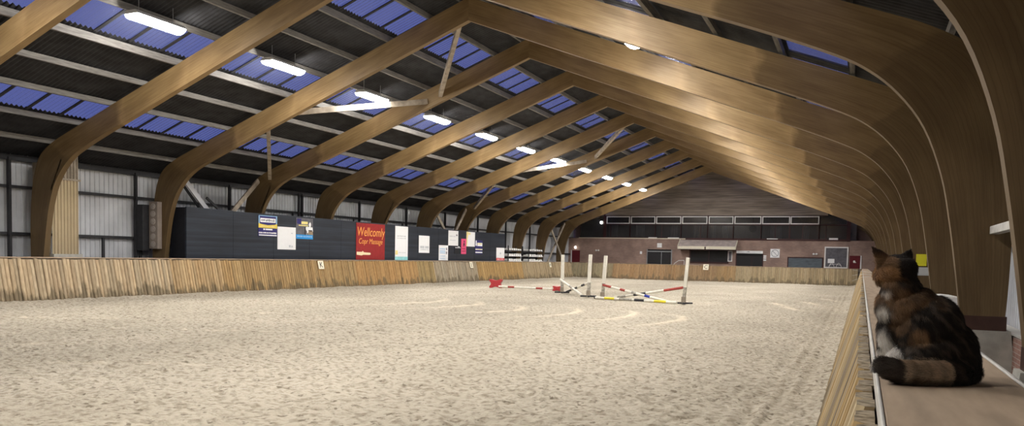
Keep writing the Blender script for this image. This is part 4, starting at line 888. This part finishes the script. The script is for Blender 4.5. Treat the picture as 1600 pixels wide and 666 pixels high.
# ------------------------------------------------------------------ the cat, sitting on the cap and looking out over the sand
CB = Vector((.154, 2.442, 1.292)); CU = Vector((.9148, .4039, 0)); CD = Vector((-.4039, .9148, 0))   # base, sideways, away
b = MB()
def blob(u, d, h, ru, rd, rh, n=12):
    vs = []; fs = []
    for i in range(n + 1):
        t = math.pi * i / n
        for q in range(2 * n):
            p = math.pi * q / n; vs.append((u + ru * math.sin(t) * math.cos(p), d + rd * math.sin(t) * math.sin(p), h + rh * math.cos(t)))
    for i in range(n):
        for q in range(2 * n): fs.append((i * 2 * n + q, (i + 1) * 2 * n + q, (i + 1) * 2 * n + (q + 1) % (2 * n), i * 2 * n + (q + 1) % (2 * n)))
    b.add(vs, fs)
for e in [(.046, 0, .082, .097, .086, .088), (.022, 0, .140, .081, .075, .088), (-.016, .02, .192, .062, .060, .060), (-.052, .05, .195, .042, .045, .055), (-.046, .03, .248, .047, .045, .045),
          (-.057, .035, .296, .050, .052, .041), (-.083, .05, .280, .026, .03, .025), (-.038, .068, .28, .026, .028, .024), (-.074, .086, .281, .021, .024, .017), (-.044, .06, .13, .038, .042, .075),
          (-.046, .082, .085, .024, .026, .085), (-.004, .095, .085, .024, .026, .085), (-.050, .105, .015, .021, .032, .016), (-.008, .118, .015, .021, .032, .016), (.088, -.018, .058, .052, .062, .060),
          (.0, -.045, .06, .05, .04, .055), (-.02, .03, .05, .05, .06, .05), (.03, .075, .016, .02, .04, .017)]: blob(*e)
def chain(pts, flat=1.0, sub=6):
    for (a, r0), (c, r1) in zip(pts[:-1], pts[1:]):
        for q in range(sub):
            t = q / sub; r = r0 + (r1 - r0) * t; blob(*[a[i] + (c[i] - a[i]) * t for i in range(3)], r, r * flat, r, 8)
    blob(*pts[-1][0], pts[-1][1], pts[-1][1] * flat, pts[-1][1], 8)
chain([((.10, -.055, .032), .032), ((.06, -.083, .029), .031), ((.015, -.097, .027), .030), ((-.04, -.103, .027), .029), ((-.088, -.10, .030), .028), ((-.12, -.093, .038), .024), ((-.138, -.083, .050), .015)])
chain([((-.088, .034, .312), .024), ((-.104, .033, .330), .018), ((-.118, .031, .345), .010), ((-.128, .03, .355), .004)], .42)
chain([((-.034, .036, .318), .022), ((-.029, .034, .332), .016), ((-.025, .032, .343), .009), ((-.023, .031, .350), .005)], .55)
src = b.build('cat_source', M['black'])
md = src.modifiers.new('r', 'REMESH'); md.mode = 'VOXEL'; md.voxel_size = .0042
md = src.modifiers.new('s', 'SMOOTH'); md.factor = .5; md.iterations = 9
dg = bpy.context.evaluated_depsgraph_get(); dg.update()
cme = bpy.data.meshes.new_from_object(src.evaluated_get(dg)); cme.name = 'cat'
bpy.data.objects.remove(src)
nv = len(cme.vertices); P3 = np.zeros(nv * 3, np.float32); cme.vertices.foreach_get('co', P3); P3 = P3.reshape(-1, 3); P3[:, 2] = np.maximum(P3[:, 2], .0008)

def n3(p, s, seed):
    q = p / s; return (vnoise(q[:, 0] + q[:, 2] * .7, q[:, 1] + q[:, 2] * .71, seed) + vnoise(q[:, 2] + 31, q[:, 0] * .8 + q[:, 1] * .6, seed + 7)) / 2
def sstep(x, a, c): t = np.clip((x - a) / (c - a), 0, 1); return t * t * (3 - 2 * t)
def coat(p):
    """the tortoiseshell coat: dark tabby with ginger patches, white bib and cream tail"""
    u, d, h = p[:, 0], p[:, 1], p[:, 2]
    na, nb, nc = n3(p, .03, 3), n3(p, .011, 5), n3(p, .055, 8)
    black = np.array([.030, .0245, .021]); brown = np.array([.135, .103, .08]); ginger = np.array([.40, .24, .13]); white = np.array([.88, .84, .79]); cream = np.array([.62, .50, .37]); grey = np.array([.2, .17, .15])
    col = np.tile(black, (len(p), 1))
    def mix(c, m): col[:] = col * (1 - m[:, None]) + c * m[:, None]
    st = np.sin((u * .75 + h * .75 + (na - .5) * .035) * 2 * math.pi / .034)
    mix(brown, sstep(st + (nb - .5) * 1.6, .3, .95) * (1 - sstep(u, .05, .125)) * .9)
    mix(brown * .7, sstep(nb, .55, .75) * .5)
    def patch(c, cu, ch, ru, rh, soft=.35, amt=1.0, dmin=-9):
        q = ((u - cu) / ru) ** 2 + ((h - ch) / rh) ** 2 + (na - .5) * 1.3; mix(c, (1 - sstep(q, 1 - soft, 1 + soft)) * amt * (d > dmin) * (.55 + .45 * sstep(nb, .25, .6)))
    patch(ginger * .75, -.055, .222, .045, .028); patch(ginger * .5, -.012, .232, .026, .014, .5, .6); patch(ginger * .5, .022, .208, .016, .014, .5, .45)
    patch(ginger * .7, -.062, .17, .014, .045, .5, .7); patch(ginger, -.030, .118, .020, .026, .4, .9)
    # head: ginger left cheek and neck, black crown
    hd_ = sstep(h, .262, .272)
    mix(black, hd_ * sstep(u + (na - .5) * .02, -.083, -.072))
    mix(ginger * .62, hd_ * (1 - sstep(u + (na - .5) * .02, -.083, -.070)))
    patch(np.array([.46, .26, .12]), -.095, .285, .02, .022, .4, .7); patch(ginger * .8, -.07, .262, .03, .014, .4, .8)
    patch(black * 1.4, -.045, .262, .026, .012, .4, .9)
    mix(np.array([.07, .045, .035]), sstep(h, .325, .345) * (u < -.075)); mix(black, sstep(h, .322, .33) * (u > -.07))
    # white bib and inner leg
    mix(white, sstep(-u - .30 * d + (nb - .5) * .006 - np.interp(h, [.04, .09, .14, .20], [.032, .048, .062, .075]), 0, .010) * sstep(h, .03, .06) * (1 - sstep(h, .236, .25)) * sstep(d, -.01, .02))
    patch(white, -.064, .055, .022, .032, .35, 1.0, -.07); patch(white, -.04, .06, .03, .1, .3, 1.0, .095)
    # tail: dark rings, then cream, dark again at the root
    tl = sstep(-d - .9 * np.clip(u - .02, 0, 1) , .066, .078) * (h < .068)
    seg = np.sin((u + (nb - .5) * .012) * 2 * math.pi / .036)
    tc = np.where((u < -.088)[:, None], grey * .55, cream); tc = np.where((u > .035)[:, None], brown * .6, tc)
    tc = tc * (1 - .28 * sstep(seg, .2, .8)[:, None]); tc = tc * (.7 + .6 * na[:, None])
    top = sstep(h, .030, .046) * (u > -.09) * (u < .03)
    tc = tc * (1 - top[:, None] * .25) + ginger * .5 * top[:, None] * .25
    low = (1 - sstep(h + (na - .5) * .012, .012, .024)); tc = tc * (1 - .75 * low[:, None]) + black * 1.5 * .75 * low[:, None]
    col = col * (1 - tl[:, None]) + tc * tl[:, None]
    return np.clip(col * (.8 + .4 * nb[:, None]), 0, 1)
cme.vertices.foreach_set('co', P3.reshape(-1)); cme.update()
cc = coat(P3.astype(np.float64)); at = cme.attributes.new('coat', 'FLOAT_COLOR', 'POINT')
at.data.foreach_set('color', np.concatenate([cc, np.ones((nv, 1))], 1).astype(np.float32).reshape(-1))
cme.polygons.foreach_set('use_smooth', np.ones(len(cme.polygons), bool))
def coatmat(name, rough):
    m, nt, bs = newmat(name); a = nt.nodes.new('ShaderNodeAttribute'); a.attribute_name = 'coat'
    nt.links.new(a.outputs['Color'], bs.inputs['Base Color']); bs.inputs['Roughness'].default_value = rough; bs.inputs['Specular IOR Level'].default_value = .2; return m
cme.materials.clear(); cme.materials.append(coatmat('cat skin and undercoat', .9))
cat = bpy.data.objects.new('cat', cme); C.objects.link(cat)
cat.matrix_world = Matrix(((CU.x, CD.x, 0, CB.x), (CU.y, CD.y, 0, CB.y), (0, 0, 1, CB.z), (0, 0, 0, 1)))
tag(cat, 'calico cat sitting with its back turned on the kickboard cap', 'cat')
# fur: single hairs rooted on the skin
cme.calc_loop_triangles(); nt_ = len(cme.loop_triangles); T = np.zeros(nt_ * 3, np.int32); cme.loop_triangles.foreach_get('vertices', T); T = T.reshape(-1, 3)
VN = np.zeros(nv * 3, np.float32); cme.vertices.foreach_get('normal', VN); VN = VN.reshape(-1, 3)
a_, b_, c_ = P3[T[:, 0]], P3[T[:, 1]], P3[T[:, 2]]; ar = np.linalg.norm(np.cross(b_ - a_, c_ - a_), axis=1); ar[(a_[:, 2] < .002)] = 0
NH = 75000; ti = RNG.choice(nt_, NH, p=ar / ar.sum()); r1 = np.sqrt(RNG.random(NH)); r2 = RNG.random(NH)
w0, w1, w2 = 1 - r1, r1 * (1 - r2), r1 * r2
root = w0[:, None] * a_[ti] + w1[:, None] * b_[ti] + w2[:, None] * c_[ti]
nrm = w0[:, None] * VN[T[ti, 0]] + w1[:, None] * VN[T[ti, 1]] + w2[:, None] * VN[T[ti, 2]]; nrm /= np.linalg.norm(nrm, axis=1)[:, None] + 1e-9
u, d, h = root.T
flow = np.tile(np.array([.35, -.25, -1.0]), (NH, 1)); head = h > .268
flow[head] = np.array([.5, -.7, -.25]); tailm = (d < -.066) & (h < .066); flow[tailm] = np.array([-1, 0, .05])
ear = h > .328; flow[ear] = np.array([0, -.1, .8])
flow += RNG.normal(0, .28, (NH, 3)); flow -= (flow * nrm).sum(1)[:, None] * nrm; flow /= np.linalg.norm(flow, axis=1)[:, None] + 1e-9
ln = RNG.uniform(.012, .021, NH); ln[head] *= .62; ln[ear] *= .55; ln[tailm] *= 1.05
pts = np.zeros((NH, 4, 3)); lift = RNG.uniform(.35, .8, NH)[:, None]
for q, t in enumerate((0, .35, .7, 1.0)):
    pts[:, q] = root - nrm * .0006 + (nrm * lift * (t - .35 * t * t) + flow * (t * .55 + .45 * t * t)) * ln[:, None]
pts[:, :, 2] = np.maximum(pts[:, :, 2], .0006)
hc = bpy.data.hair_curves.new('fur'); hc.add_curves([4] * NH)
hc.attributes['position'].data.foreach_set('vector', pts.astype(np.float32).reshape(-1))
ra = hc.attributes.get('radius') or hc.attributes.new('radius', 'FLOAT', 'POINT')
ra.data.foreach_set('value', np.tile(np.array([.00034, .00032, .00024, .00006], np.float32), NH))
hcol = coat(root) * RNG.uniform(.7, 1.35, NH)[:, None]
ca = hc.attributes.new('coat', 'FLOAT_COLOR', 'CURVE'); ca.data.foreach_set('color', np.concatenate([np.clip(hcol, 0, 1), np.ones((NH, 1))], 1).astype(np.float32).reshape(-1))
hc.materials.append(coatmat('cat fur', .55)); fur = bpy.data.objects.new('fur', hc); C.objects.link(fur); fur.parent = cat
WL[cat.name] = Vector((0, 0, 0))
M['eye'] = mat('amber cat eye', (.35, .24, .03), .1, .05); M['nose'] = mat('pink cat nose', (.35, .13, .12), .5, .05)
for q in ((-.082, .085, .3), (-.046, .088, .3)):
    b = MB(); b.ball(q, .0075, 8); b.build('eye', M['eye'], cat)
b = MB(); b.ball((-.074, .1095, .287), .006, 8, sc=(1, .6, .8)); b.build('nose', M['nose'], cat)
for s in (-1, 1):
    for q in range(3):
        b = MB(); p0 = Vector((-.074 + s * .012, .1, .277 + q * .004)); b.tube([p0, p0 + Vector((s * .03, .012, .004 * (q - 1))), p0 + Vector((s * .06, .008, .012 * (q - 1) - .004))], [.0005, .0004, .0002], 4); b.build('whisker', M['poster'], cat)
